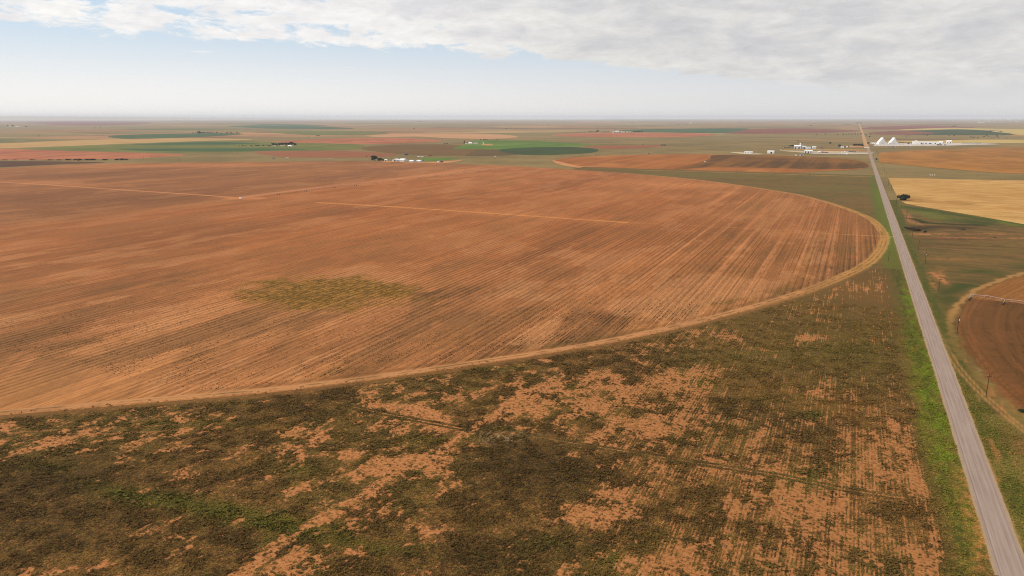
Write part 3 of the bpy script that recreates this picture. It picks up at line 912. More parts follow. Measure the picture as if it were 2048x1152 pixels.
    bval = np.maximum(bval, np.where(pm > .05, pv, -9)); bval = np.maximum(bval, np.where(pm2 > .05, pm2 * 1.8 - .5, -9))
    bval = np.maximum(bval, tin * 2.2 - .8) - trk * 2.2
    bm = np.maximum(bm, pm); bm = np.maximum(bm, pm2)
    bm = bm * (1 - trk * 0.85)
    return PX, PY, bm, dark, big, mid, trk, bval, rowa


GREEN_B = [(330, 1005, 120, 16, 1.0, .12), (480, 1035, 110, 18, 1.3, .2), (570, 1052, 50, 16, 1.2, .2), (620, 1055, 80, 14, .6), (690, 1085, 90, 14, .8, .2), (230, 985, 80, 14, .6, .2), (100, 935, 70, 14, .5), (600, 943, 30, 12, .8),
           (540, 1085, 30, 12, .8), (1390, 770, 40, 10, .9), (1480, 715, 130, 20, .25), (1230, 1125, 40, 16, .8), (1100, 1090, 50, 14, .4), (1620, 960, 60, 26, .7), (1630, 832, 30, 8, .9), (1560, 800, 80, 20, .3),
           (1640, 700, 130, 26, .25), (1700, 640, 90, 20, .15), (1730, 720, 60, 50, .3), (1000, 740, 60, 5, .7), (1010, 860, 30, 6, .4), (350, 850, 160, 10, .5), (800, 1100, 60, 12, .5), (60, 890, 80, 16, .3), (1130, 780, 40, 8, .4), (1330, 1090, 50, 20, .4), (940, 880, 30, 8, .5), (850, 885, 50, 10, .5)]


def paint_scrub(x, y, ret=False):
    PX, PY, bm, dark, big, mid, trk, bval, rowa = scrub_vals(x, y)
    n = len(x)
    fn = fbm(x / 1.7, y / 1.7, 4, 81)
    col_ = np.zeros((n, 3), np.float32); col_[:] = C(108, 78, 45)
    cl5 = fbm(x / 5, y / 5, 4, 87)
    col_ = mixc(col_, C(64, 50, 28), sst(cl5, .47, .60) * .65)
    col_ = mixc(col_, C(132, 94, 58), (1 - sst(cl5, .34, .44)) * .6)
    col_ = mixc(col_, C(70, 52, 32), np.clip(sst(fn, 0.40, 0.62) * 0.6 + np.clip(dark, 0, 1) * 0.35, 0, 1))
    col_ = mixc(col_, C(94, 83, 41), sst(big, 0.45, 0.61) * 0.42)
    # the smoother brown grass to the upper right
    gr = sst(PX, 1250, 1500) * (1 - sst(PY, 700, 880))
    col_ = mixc(col_, C(112, 90, 48), gr * 0.75)
    br = blobs(PX, PY, [(1560, 790, 140, 18, 1.0, .12), (1680, 820, 120, 26, .9), (1740, 870, 60, 40, .7), (1690, 580, 70, 22, .8), (1740, 600, 50, 50, .6), (1480, 690, 120, 12, .3), (1820, 960, 50, 90, .5), (1630, 620, 60, 12, .6)])
    col_ = mixc(col_, C(132, 94, 52), np.clip(br, 0, 1) * 0.65)
    g = np.clip(blobs(PX, PY, GREEN_B), 0, 1.3)
    col_ = mixc(col_, C(92, 88, 36), np.clip(g * (0.4 + 0.8 * sst(fn, 0.35, 0.6)), 0, 1) * 0.85)
    col_ = mixc(col_, C(66, 54, 30), trk * 0.7)
    col_ = mixc(col_, C(54, 44, 25), np.clip(dark * .8, 0, 1) * (.35 + .65 * sst(fbm(x / 3, y / 3, 4, 88), .38, .55)) * .65 * (1 - gr))
    bval = bval - 0.35 * gr
    cov = np.zeros(n)
    # white litter patch
    lit = blobs(PX, PY, [(1000, 878, 42, 13, 1.0)]) * sst(fbm(x / .9, y / .9, 3, 91), 0.52, 0.62)
    col_ = mixc(col_, C(196, 172, 150), np.clip(lit, 0, 1) * 0.8)
    cov = np.maximum(cov, np.clip(lit, 0, 1))
    # grassy outer rim of the lane
    ed = edge_dist(x, y, MAIN_S)
    rim = (1 - sst(ed + (fn - 0.5) * 6, 1.0, 7.0))
    col_ = mixc(col_, C(150, 106, 66), rim * 0.75)
    cov = np.maximum(cov, rim)
    lane = (1 - sst(ed + (fn - .5) * 2, 0.5, 3.0)) * sst(x, -60, 10)
    col_ = mixc(col_, C(198, 150, 96), lane * 0.8)
    left_tr = line_d(x, y, [(-50, 872), (120, 862), (380, 852)])
    tr2 = line_d(x, y, [(-50, 890), (150, 874), (380, 862)])
    for dd in (left_tr, tr2):
        col_ = mixc(col_, C(70, 78, 34), np.exp(-((dd - 1.2) / .5) ** 2) * 0.7)
        col_ = mixc(col_, BARE, np.exp(-(dd / .6) ** 2) * 0.5)
    # verge beside the road
    vw = 11.5 + 4.0 * (fbm(y / 30, y / 30 + 5, 3, 93) - 0.5) * 2
    dv = ROAD_L - x
    band = sst(x, ROAD_L - vw - 3, ROAD_L - vw + 3)
    vg = C(104, 92, 44)
    col_ = mixc(col_, vg, band * 0.7)
    cov = np.maximum(cov, band)
    lush = blobs(PX, PY, [(1815, 600, 16, 40, .6), (1830, 660, 22, 60, .8), (1858, 770, 30, 80, 1.25), (1886, 880, 30, 70, 1.15), (1916, 980, 24, 60, .8), (1945, 1080, 22, 60, .7), (1812, 560, 12, 40, .5), (1785, 470, 10, 25, .8), (1760, 400, 12, 20, .5)])
    fg = sst(fbm(x / 2.2, y / 5.0, 4, 95), 0.32, 0.58)
    col_ = mixc(col_, GRASS_BR, np.clip(lush * band * (0.15 + 0.85 * fg), 0, 0.95))
    col_ = mixc(col_, C(124, 96, 54), band * sst(fbm(x / 4, y / 9, 4, 94), .46, .62) * .6)
    inner = np.exp(-((dv - 5.5) / 3.2) ** 2)
    col_ = mixc(col_, GRASS_DK, inner * sst(fbm(x / 1.5, y / 7, 3, 97), 0.38, 0.6) * 0.65)
    ob = blobs(PX, PY, [(1945, 1020, 22, 40, 1.2, .0), (1965, 1110, 22, 60, 1.2), (1925, 960, 14, 40, .7)])
    col_ = mixc(col_, C(192, 130, 84), np.clip(ob, 0, 1) * sst(fbm(x / 1.1, y / 2.4, 3, 99), 0.42, 0.6) * 0.9)
    col_ = mixc(col_, C(188, 152, 112), 1 - sst(dv + (fn - .5) * .8, 0.5, 1.3))
    if ret: return col_, bm * (1 - .6 * cov), PX, PY, band, g, lush
    return np.concatenate([col_, (rowa * (1 - cov))[:, None]], 1), bval - cov * 3.0


_mb = [i for i in range(len(MAIN)) if MAIN[i][0] > -520 and MAIN[i][1] < 1000]
MAIN_S = MAIN  # distances are taken to the same outline
FAN = [at(-260, 1320), at(2300, 1320)]


def keep_scrub(x, y):
    PX, PY = proj(x, y)
    k = (PX > -260) & (PX < 2160) & (PY < 1320) & (PY > 300) & (x <= ROAD_L + 0.3) & (y > 40)
    k &= ~inside(x, y, MAIN_IN)
    return k


# outline pulled 1.5 m inward so the two sheets overlap in plan at different heights
cc_ = MAIN.mean(0)
MAIN_IN = MAIN + (cc_ - MAIN) / np.linalg.norm(cc_ - MAIN, axis=1)[:, None] * 3.0
xs = np.concatenate([np.arange(-340, -150, 0.7), np.arange(-150, ROAD_L + 0.3, 0.55)])
ys = np.concatenate([np.arange(50, 330, 0.6), np.arange(330, 600, 1.1)])
gx_, gy_, gq = grid(xs, ys, keep_scrub)
zscrub = zmain - 0.006
M_SCRUB = paint_mat('scrub_soil', 1.6, contrast=0.42, bump=0.5, soil=True)
_pc, _pb = paint_scrub(gx_, gy_)
o = raw_mesh('scrubland', np.stack([gx_, gy_, np.full(len(gx_), zscrub)], 1), gq, M_SCRUB, colors=_pc)
ba = o.data.attributes.new('bare', 'FLOAT', 'POINT'); ba.data.foreach_set('value', _pb.astype(np.float32))
tag(o, 'weedy scrub ground with bare orange soil patches in front', kind='structure')


# the same verge further up the road, coarser
def keep_up(x, y):
    return (y >= 597) & ~inside(x, y, MAIN_IN)


def paint_up(x, y):
    PX, PY = proj(x, y)
    n = len(x)
    fn = fbm(x / 8, y / 8, 4, 81); bg_ = fbm(x / 50, y / 30, 4, 83)
    col_ = np.zeros((n, 3), np.float32); col_[:] = C(122, 98, 58)
    col_ = mixc(col_, C(92, 84, 46), sst(fn, .4, .62) * .5)
    col_ = mixc(col_, C(130, 100, 60), sst(bg_, .45, .6) * .6)
    pl = blobs(PX, PY, [(1690, 360, 70, 5, .4), (1640, 378, 90, 8, .6), (1740, 385, 22, 5, .9), (1400, 352, 200, 4, .6), (1260, 348, 200, 4, .4)])
    col_ = mixc(col_, C(118, 112, 60), np.clip(pl, 0, 1) * .7)
    vw = 14.0
    band = sst(x, ROAD_L - vw - 3, ROAD_L - vw + 4)
    col_ = mixc(col_, C(100, 108, 40), band * 0.75)
    lush = blobs(PX, PY, [(1785, 470, 12, 30, .9), (1762, 395, 12, 18, .9), (1770, 430, 10, 20, .5)])
    col_ = mixc(col_, C(104, 124, 36), np.clip(lush * (x < ROAD_L), 0, 1) * 0.8)
    col_ = mixc(col_, C(182, 146, 108), 1 - sst(ROAD_L - x, .4, 1.4))
    # lane strip just outside the round field's upper rim
    ed = edge_dist(x, y, MAIN)
    col_ = mixc(col_, C(196, 156, 96), (1 - sst(ed + (fn - .5) * 2, 1.0, 3.0)) * .85 * sst(x, -600, -100))
    return col_


xs = np.concatenate([np.arange(-560, -10, 4.0), np.arange(-10, ROAD_L + .3, 1.0)])
ys = np.concatenate([np.arange(597.1, 1000, 2.0), np.arange(1000, 1600, 5.0)])
gx_, gy_, gq = grid(xs, ys, keep_up)
o = raw_mesh('grassland', np.stack([gx_, gy_, np.full(len(gx_), zscrub - .002)], 1), gq, paint_mat('olive_grass_soil', 0.5, contrast=0.35, bump=0.2), colors=paint_up(gx_, gy_))
tag(o, 'olive grass between the round field and the road', kind='structure')

# ------------------------------------------------------------------ east of the road
EP = [(2300, 545), (2048, 553), (1990, 560), (1950, 578), (1925, 603), (1911, 640), (1918, 690), (1942, 740), (1985, 790), (2048, 846), (2300, 1080)]
ep = [at(*p) for p in EP]
A_ = np.c_[2 * np.array(ep[1:-1]), np.ones(len(ep) - 2)]
s_, *_ = np.linalg.lstsq(A_, (np.array(ep[1:-1]) ** 2).sum(1), rcond=None)
EC = s_[:2]; ER = math.sqrt(s_[2] + EC[0] ** 2 + EC[1] ** 2)
ECIRC = np.array([(EC[0] + ER * math.cos(t), EC[1] + ER * math.sin(t)) for t in np.linspace(0, 2 * math.pi, 120, endpoint=False)])
PIPE = (at(1942, 599), at(2050, 610))


def paint_east(x, y):
    PX, PY = proj(x, y)
    n = len(x)
    fn = fbm(x / 1.9, y / 1.9, 4, 181); big = fbm(x / 22, y / 22, 4, 183); hz = fbm(x / 30, y / 5, 4, 185)
    col_ = np.zeros((n, 3), np.float32); col_[:] = C(128, 100, 60)
    col_ = mixc(col_, C(94, 74, 44), sst(hz, .42, .62) * .6)
    col_ = mixc(col_, C(104, 94, 50), sst(big, .48, .62) * .4)
    col_ = mixc(col_, C(150, 112, 70), (1 - sst(fbm(x / 9, y / 4, 4, 187), .28, .42)) * .5)
    g = blobs(PX, PY, [(1850, 424, 40, 5, .5, .14), (1900, 440, 70, 5, .6, .12), (1960, 447, 60, 4, .5, .1), (1955, 566, 45, 9, .9, -.2), (1960, 545, 40, 5, .6), (1900, 590, 36, 22, .6),
                        (1890, 640, 26, 30, .5), (1800, 440, 10, 20, .7), (1850, 560, 14, 40, .4), (2060, 540, 50, 8, .6)])
    col_ = mixc(col_, C(66, 78, 30), np.clip(g * (.5 + 1.0 * sst(big, .35, .6)), 0, 1) * .9)
    sw = line_d(x, y, [(1795, 414), (1850, 421), (1930, 434), (2048, 453), (2200, 470)])
    col_ = mixc(col_, C(64, 86, 24), (1 - sst(sw + (fn - .5) * 18, 4, 14)) * .9)
    col_ = mixc(col_, C(118, 128, 44), (1 - sst(sw + 6 + (big - .5) * 40, 2, 12)) * .6)
    sw = line_d(x, y, [(1815, 437), (1850, 447), (1900, 450), (1960, 452)])
    col_ = mixc(col_, C(44, 56, 22), (1 - sst(sw + (fn - .5) * 10, 3, 9)) * .9)
    g2 = blobs(PX, PY, [(1850, 428, 40, 4, 1.0, .12), (1880, 437, 40, 4, .9, .1), (1790, 385, 8, 20, .8), (1800, 405, 10, 12, .7)])
    col_ = mixc(col_, C(118, 124, 52), np.clip(g2 * (0.3 + sst(fn, .4, .6)), 0, 1) * .8)
    rd = blobs(PX, PY, [(1815, 434, 12, 7, .8, .7), (1832, 448, 18, 3, .7, .3), (1870, 552, 22, 5, .9, .6), (1862, 568, 10, 14, 1.0, 1.2), (1885, 556, 10, 12, .9, .9), (1850, 470, 50, 2.5, 1.0), (1920, 478, 60, 2.5, .9), (1980, 470, 50, 2, .7), (2030, 478, 40, 2, .7), (1900, 520, 50, 3, .4)])
    col_ = mixc(col_, C(196, 130, 90), np.clip(rd, 0, 1) * sst(fbm(x / 3, y / 3, 3, 189), .35, .58))
    dk = blobs(PX, PY, [(1830, 459, 40, 4, 1.2), (1790, 396, 5, 14, 1.0, 2.0), (1930, 458, 30, 2, .9), (1900, 480, 80, 3, .7), (1870, 491, 60, 4, .4), (1990, 494, 16, 1.2, .8), (1880, 455, 60, 3, .8)])
    col_ = mixc(col_, C(58, 44, 28), np.clip(dk, 0, 1) * .8)
    # verge and ditch
    dv = x - ROAD_R
    band = 1 - sst(dv + (big - .5) * 6, 5, 12)
    col_ = mixc(col_, C(100, 96, 42), band * .7)
    col_ = mixc(col_, C(74, 86, 30), band * sst(fbm(x / 1.6, y / 7, 3, 191), .42, .6) * .7)
    near = sst(PY, 640, 760)
    sx_ = fbm(x / 1.3, y / 14, 3, 193)
    col_ = mixc(col_, C(176, 122, 78), near * sst(sx_, .6, .72) * .7)
    col_ = mixc(col_, C(140, 124, 72), near * sst(big, .5, .62) * .5)
    col_ = mixc(col_, C(190, 152, 112), 1 - sst(dv + (fn - .5) * .9, .6, 1.5))
    # sandy rim of the small pivot field, with a lane
    r = np.hypot(x - EC[0], y - EC[1])
    rr = r + (fbm(x / 7, y / 7, 4, 195) - .5) * 6
    rim = sst(rr, ER - 3, ER - .5) * (1 - sst(rr, ER + .5, ER + 3.5))
    col_ = mixc(col_, C(188, 140, 92), rim * (.18 + .70 * sst(y, 400, 500)))
    rut = np.exp(-((r - ER - 4.0) / .5) ** 2) + np.exp(-((r - ER - 6.0) / .5) ** 2)
    col_ = mixc(col_, C(206, 150, 106), np.clip(rut, 0, 1) * .7 * sst(PY, 640, 760))
    lit = blobs(PX, PY, [(1962, 735, 12, 14, 1.0, .8)]) * sst(fbm(x / .8, y / .8, 3, 197), .5, .6)
    col_ = mixc(col_, C(170, 164, 140), np.clip(lit, 0, 1) * .8)
    # inside: dark rows south of the pipe, orange soil north of it
    ins = 1 - sst(rr, ER - 5, ER - 1)
    (ax, ay), (bx, by) = PIPE
    side = (x - ax) * (by - ay) - (y - ay) * (bx - ax)      # <0 north
    th_ = np.arctan2(y - EC[1], x - EC[0]) * ER
    row_n = fbmx(r / 1.6, th_ / 45, 4, 199, .7)
    dark_ = np.zeros((n, 3), np.float32); dark_[:] = C(120, 80, 42)
    dark_ = mixc(dark_, C(94, 64, 34), sst(row_n, .45, .62) * .7)
    dark_ = mixc(dark_, C(132, 84, 52), (1 - sst(fbm(x / 14, y / 14, 4, 201), .3, .44)) * .4)
    dark_ = mixc(dark_, C(164, 104, 68), (1 - sst(ER - rr, 4, 20)) * sst(row_n, .44, .56) * .6)
    org = np.zeros((n, 3), np.float32); org[:] = C(150, 98, 52)
    org = mixc(org, C(178, 122, 72), sst(row_n, .48, .62) * .6)
    m_ = sst(side, -3, 3)
    inn = org * (1 - m_[:, None]) + dark_ * m_[:, None]
    tower = at(2007, 611)
    rt_ = math.hypot(tower[0] - EC[0], tower[1] - EC[1])
    wt = np.exp(-((r - rt_) / .7) ** 2) * m_
    inn = mixc(inn, C(150, 96, 56), wt * .5)
    col_ = col_ * (1 - ins[:, None]) + inn * ins[:, None]
    return col_


def keep_east(x, y):
    PX, PY = proj(x, y)
    return (PX < 2330) & (PY < 1320) & (x >= ROAD_R - .3)


xs = np.concatenate([[ROAD_R - .2], np.arange(ROAD_R + .4, 140, 0.8), np.arange(140, 420, 1.6)])
ys = np.concatenate([np.arange(100, 420, .9), np.arange(420, 1120, 1.8)])
gx_, gy_, gq = grid(xs, ys, keep_east)
STRAW_Z = ZL[0]
# leave the straw field uncovered
straw = np.array([at(*p) for p in [(1776, 357), (2500, 370), (2700, 540), (2300, 500), (2048, 450), (1950, 432.5), (1870, 419), (1812, 409), (1800, 402), (1793, 392), (1785, 376)]])
ins_s = inside(gx_, gy_, straw)
gq = gq[~ins_s[gq].any(1)]
zeast = zscrub
o = raw_mesh('roadside_land', np.stack([gx_, gy_, np.full(len(gx_), zeast)], 1), gq, paint_mat('roadside_soil', 1.3, contrast=0.40, bump=0.4), colors=paint_east(gx_, gy_))
tag(o, 'weedy land right of the road with part of a small round field', kind='structure')


# ------------------------------------------------------------------ roads
def make_road_mat():
    m, nb, bs = mat_new('worn_asphalt')
    p = pos(nb)
    a = nb.noise(scaled(nb, p, 2.2, 0.03, 0), 1.0, 5, 0.65)
    g = nb.noise(scaled(nb, p, 3.0, 3.0, 0), 1.0, 5, 0.7)
    h = nb.noise(scaled(nb, p, 0.4, 0.06, 0), 1.0, 4, 0.6)
    f = nb.m('ADD', nb.m('MULTIPLY', a, .5), nb.m('ADD', nb.m('MULTIPLY', g, .28), nb.m('MULTIPLY', h, .3)))
    c = nb.mix(nb.ss(f, 0.36, 0.72), CN(160, 137, 124), CN(192, 169, 154))
    sx = nb.n('ShaderNodeSeparateXYZ'); nb.t.links.new(p, sx.inputs[0])
    mid = (ROAD_L + ROAD_R) / 2
    for off in (-2.35, -0.8, 0.85, 2.3):
        d = nb.m('ABSOLUTE', nb.m('SUBTRACT', sx.outputs[0], mid + off))
        c = nb.mix(nb.m('MULTIPLY', nb.ss(d, 0.0, .5, 1.0, 0.0), .35), c, CN(196, 178, 168))
    ek = nb.m('ABSOLUTE', nb.m('SUBTRACT', sx.outputs[0], ROAD_L + .55))
    c = nb.mix(nb.m('MULTIPLY', nb.ss(ek, 0.0, .22, 1.0, 0.0), .45), c, CN(116, 98, 90))
    ek = nb.m('ABSOLUTE', nb.m('SUBTRACT', sx.outputs[0], ROAD_R - .5))
    c = nb.mix(nb.m('MULTIPLY', nb.ss(ek, 0.0, .18, 1.0, 0.0), .3), c, CN(126, 108, 100))
    nb.put(bs.inputs['Base Color'], c)
    return m


def strip(name, x0, x1, ys_, mat, z, wob, label, ax=0, seed=0):
    """a road strip along y (ax=0) or x (ax=1) with slightly ragged edges"""
    V, Fq = [], []
    rs = np.random.RandomState(seed)
    e0 = (fbm(ys_ / 9.0, ys_ * 0 + 3, 4, seed) - .5) * 2 * wob
    e1 = (fbm(ys_ / 9.0, ys_ * 0 + 7, 4, seed + 5) - .5) * 2 * wob
    for i, y in enumerate(ys_):
        for xx in (x0 + e0[i], (x0 + x1) / 2, x1 + e1[i]):
            V.append((xx, y, z) if ax == 0 else (y, xx, z))
    for i in range(len(ys_) - 1):
        for k in range(2):
            q = (3 * i + k, 3 * i + k + 1, 3 * i + k + 4, 3 * i + k + 3)
            Fq.append(q if ax == 0 else q[::-1])
    o = raw_mesh(name, V, Fq, mat)
    return tag(o, label, kind='structure')


ry = np.concatenate([np.arange(-60, 700, 1.2), np.arange(700, PAVE_END, 12.0), [PAVE_END]])
zroad = zmain + 0.03
strip('road_shoulder', ROAD_L - .75, ROAD_R + .85, ry, plain('shoulder_gravel', CN(186, 158, 128), var=.2, scale=.6), zroad - .012, .45, 'sandy gravel shoulder along the paved road', seed=3)
strip('road', ROAD_L, ROAD_R, ry, make_road_mat(), zroad, .16, 'straight narrow grey asphalt road', seed=5)
dy_ = np.geomspace(PAVE_END, DIRT_END, 60)
strip('dirt_road', 34, 51.5, dy_, plain('dirt_road_soil', C(204, 158, 124), var=.12, scale=.03), zroad + .01, 1.5, 'orange dirt road running straight on to the horizon', seed=7)
_cy = at(1751, 355)[1]
strip('lane', _cy - 3.2, _cy + 2.6, np.arange(-420, ROAD_L + .5, 8.0), FM['track'], zroad - .02, .8, 'pale dirt lane joining the road from the left', ax=1, seed=11)
strip('lane', _cy - 6.0, _cy + 1.5, np.arange(ROAD_R - .5, 1500, 8.0), FM['track'], zroad - .02, .8, 'pale dirt lane along the straw field', ax=1, seed=13)
_hy = at(1735, 297.2)[1]
strip('highway', _hy - 7, _hy + 7, np.arange(-4200, 6000, 40.0), plain('old_highway', C(128, 122, 96), var=.15, scale=.02), zroad - .03, 1.0, 'paved highway crossing left to right beyond the gin yard', ax=1, seed=15)
_mj = at(1785, 475)
strip('lane', _mj[1] - 1.2, _mj[1] + 1.0, np.arange(28, ROAD_L + .3, 1.5), FM['track'], zroad - .02, .3, 'short field entrance from the road', ax=1, seed=17)
# survey-grid section roads, thin pale lines far off
for i, yy in enumerate([at(1024, 262)[1], at(1024, 253.5)[1], at(1024, 247)[1], at(1024, 243)[1]]):
    w_ = 8 + 5 * i
    strip('section_road', yy - w_, yy + w_, np.linspace(-25000, 12000, 90), FM['tan'], 0.02 + .003 * i, 2.0, 'far pale section road', ax=1, seed=20 + i)

# distant rise on the left horizon
hv, hf = [], []
NA = 120
for i in range(NA + 1):
    px = -500 + 1750 * i / NA
    X = px - W / 2
    dx, dy = X, F / CT
    L_ = math.hypot(dx, dy); dx, dy = dx / L_, dy / L_
    wx, wy = CP * dx - SP * dy, SP * dx + CP * dy
    hh = 250 * (1 - float(sst(np.array([px]), -100, 1200)[0])) ** 1.25 * (0.96 + 0.06 * float(fbm(np.array([px / 90.0]), np.array([2.0]), 3)[0]))
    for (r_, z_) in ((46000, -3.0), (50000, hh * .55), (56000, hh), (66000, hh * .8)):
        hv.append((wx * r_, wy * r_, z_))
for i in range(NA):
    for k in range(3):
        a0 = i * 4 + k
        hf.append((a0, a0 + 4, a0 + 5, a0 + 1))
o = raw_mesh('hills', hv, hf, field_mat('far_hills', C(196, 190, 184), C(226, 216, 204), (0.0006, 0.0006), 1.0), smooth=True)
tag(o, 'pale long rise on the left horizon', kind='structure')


# ------------------------------------------------------------------ weeds and tufts (nobody could count them)
def tuft_mesh(name, x, y, z, rad, hei, cols, nb_=7, seed=0, label='', mat=None):
    """each tuft: nb_ leafy triangles thrown over a low dome"""
    rs = np.random.RandomState(seed)
    N = len(x)
    a = rs.uniform(0, 2 * np.pi, (N, nb_)); rr = np.sqrt(rs.uniform(0, 1, (N, nb_)))
    cx = x[:, None] + np.cos(a) * rr * rad[:, None] * .75
    cy = y[:, None] + np.sin(a) * rr * rad[:, None] * .75
    cz = z + hei[:, None] * (1 - rr ** 2 * .85) * rs.uniform(.35, 1.0, (N, nb_))
    V = np.zeros((N, nb_, 3, 3), np.float32)
    for k in range(3):
        t = a + k * 2.1 + rs.uniform(-.5, .5, (N, nb_))
        s = rad[:, None] * rs.uniform(.35, .75, (N, nb_))
        V[:, :, k, 0] = cx + np.cos(t) * s
        V[:, :, k, 1] = cy + np.sin(t) * s
        V[:, :, k, 2] = np.maximum(cz + rs.uniform(-.55, .35, (N, nb_)) * hei[:, None], z + .01)
    cc = np.repeat(cols[:, None, :], nb_, 1) * rs.uniform(.72, 1.3, (N, nb_, 1))
    cc = np.repeat(cc[:, :, None, :], 3, 2).reshape(-1, 3)
    Fc = np.arange(N * nb_ * 3).reshape(-1, 3)
    o = raw_mesh(name, V.reshape(-1, 3), Fc, mat, colors=cc)
    return tag(o, label, kind='stuff')


m, nb, bs = mat_new('weed_leaf')
nb.put(bs.inputs['Base Color'], nb.n('ShaderNodeAttribute', attribute_name='col').outputs['Color'])
M_LEAF = m
rs = np.random.RandomState(11)


def scatter(n, x0, x1, y0, y1):
    return rs.uniform(x0, x1, n), rs.uniform(y0, y1, n)


x, y = scatter(600000, -290, ROAD_L - 1.0, 70, 470)
k = keep_scrub(x, y)
x, y = x[k], y[k]
PXc, PYc = proj(x, y)
k = (PXc > -60) & (PXc < 2110) & (PYc < 1230)
x, y = x[k], y[k]
colb, bm, PXc, PYc, band, g_, lush = paint_scrub(x, y, True)
dist_f = np.clip((520 - y) / 260, .25, 1)
edm = edge_dist(x, y, MAIN)
keepp = (rs.rand(len(x)) < (1 - bm * 0.90) * dist_f * np.where(edm < 4, .05, 1))
x, y, colb, bm, g_, lush, band = x[keepp], y[keepp], colb[keepp], bm[keepp], g_[keepp], lush[keepp], band[keepp]
N = len(x)
snap = proj(x, y)[0] > rs.uniform(1000, 1500, N)
x = np.where(snap & (band < .2), (np.round(x / 1.015 - .75) + .75) * 1.015 + rs.normal(0, .13, N), x)
hue = rs.rand(N)
base = np.zeros((N, 3), np.float32)
base[:] = C(114, 82, 49)
base = mixc(base, C(82, 65, 36), (hue < .45).astype(float))
base = mixc(base, C(92, 84, 38), ((hue > .45) & (hue < .62)).astype(float))
_c5 = fbm(x / 5, y / 5, 4, 87)
base = base * (1.38 - .62 * sst(_c5, .36, .60))[:, None]
tcol = base * .95 + colb * .95
tcol = mixc(tcol, C(120, 142, 34), np.clip(lush * band, 0, 1) * (.15 + .5 * fbm(x / 3, y / 6, 3, 96)))
tcol = mixc(tcol, C(102, 100, 42), np.clip(g_, 0, 1) * (.25 + .6 * rs.rand(N)))
_dk = np.clip(blobs(*proj(x, y), [(1050, 930, 110, 48, 1.6), (1140, 970, 100, 40, 1.0), (110, 960, 170, 50, 1.2), (80, 1060, 220, 40, .8), (1010, 1120, 160, 40, 1.2), (1460, 820, 100, 26, .9), (1600, 850, 110, 26, .6), (480, 1090, 200, 30, .5)]), 0, 1)
tcol = tcol * (1 - .18 * _dk)[:, None]
rad = rs.uniform(.20, .55, N) * (1 + .3 * np.clip(g_, 0, 1)) * (1 + .9 * (rs.rand(N) < .07)) * (.85 + .4 * sst(_c5, .45, .6))
hei = rs.uniform(.12, .42, N) * (1 - .5 * (line_d(x, y, [(1045, 872), (1250, 906), (1560, 955), (1830, 1003)]) < 2.2)) * (.7 + .9 * sst(_c5, .45, .6)) * (1 + .6 * np.clip(g_, 0, 1)) * (1 - .35 * band)
print('scrub tufts', N)
tuft_mesh('weeds', x, y, zscrub, rad, hei, tcol, 6, 1, 'low brown and green weeds over the scrub ground', M_LEAF)

# east verge weeds
x, y = scatter(120000, ROAD_R + 1.2, 190, 110, 420)
r_ = np.hypot(x - EC[0], y - EC[1])
PXc, PYc = proj(x, y)
k = (PXc < 2110) & (PYc < 1230) & (r_ > ER + 8)
x, y = x[k], y[k]; N = len(x); colb = paint_east(x, y)
lum = colb.sum(1)
k = rs.rand(N) < np.clip(1.5 - lum * 3.2, .1, 1)
x, y, colb = x[k], y[k], colb[k]; N = len(x)
base = np.zeros((N, 3), np.float32); base[:] = C(84, 88, 34)
base = mixc(base, C(110, 88, 44), (rs.rand(N) < .4).astype(float))
tuft_mesh('weeds', x, y, zeast, rs.uniform(.2, .6, N), rs.uniform(.12, .42, N), base * .85 + colb * .9, 6, 2, 'green and brown roadside weeds right of the road', M_LEAF)

# weeds along the planting rows of the round field
x, y = scatter(420000, -420, 30, 200, 560)
k = inside(x, y, MAIN)
x, y = x[k], y[k]
x = np.round(x / 2.03) * 2.03 + rs.normal(0, .18, len(x))
PXc, PYc = proj(x, y)
ed = edge_dist(x, y, MAIN)
clump = fbm(x / 6, y / 14, 3, 301)
prob = np.clip((clump - .38) * 2.6, .10, .9) * np.clip((PYc - 520) / 200, 0, 1) * (ed > 10)
cl_ = blobs(PXc, PYc, [(1400, 625, 190, 20, .9, -.10), (1180, 640, 120, 22, .7), (690, 745, 60, 9, 2.0, -.15), (250, 800, 150, 10, 1.0, -.08), (1120, 680, 140, 16, .9, -.12), (860, 590, 60, 12, .8)])
prob = prob * (.35 + np.clip(cl_, 0, 1.5)) * ((PXc > -60) & (PXc < 2000))
k = rs.rand(len(x)) < prob
x, y, cl_ = x[k], y[k], cl_[k]; N = len(x)
print('row weeds', N)
base = np.zeros((N, 3), np.float32); base[:] = C(78, 52, 30)
base = mixc(base, C(74, 68, 28), (rs.rand(N) < .35 + .3 * np.clip(cl_, 0, 1)).astype(float))
tuft_mesh('weeds', x, y, zmain, rs.uniform(.14, .42, N), rs.uniform(.08, .3, N), base, 5, 3, 'small dark weeds scattered along the planting rows', M_LEAF)

# the weedy island
x, y = scatter(70000, -420, -60, 300, 620)
PXc, PYc = proj(x, y)
d = np.sqrt(((PXc - 675) / 190) ** 2 + ((PYc - 588) / 33) ** 2) + (fbm(x / 14, y / 14, 4, 31) - .5) * .9
hole = np.clip(blobs(PXc, PYc, [(770, 605, 60, 9, 1.2), (830, 575, 30, 10, .6)]), 0, 1)
k = (rs.rand(len(x)) < (1 - sst(d, .75, 1.12)) * (1 - .8 * hole) * sst(fbm(x / 2.4, y / 2.4, 3, 41), .36, .56))
x, y = x[k], y[k]; N = len(x)
print('island weeds', N)
base = np.zeros((N, 3), np.float32); base[:] = C(172, 130, 58)
base = mixc(base, C(128, 98, 42), (rs.rand(N) < .5).astype(float))
tuft_mesh('weeds', x, y, zmain, rs.uniform(.25, .6, N), rs.uniform(.1, .26, N), base, 6, 4, 'yellow green weed island in the round field', M_LEAF)

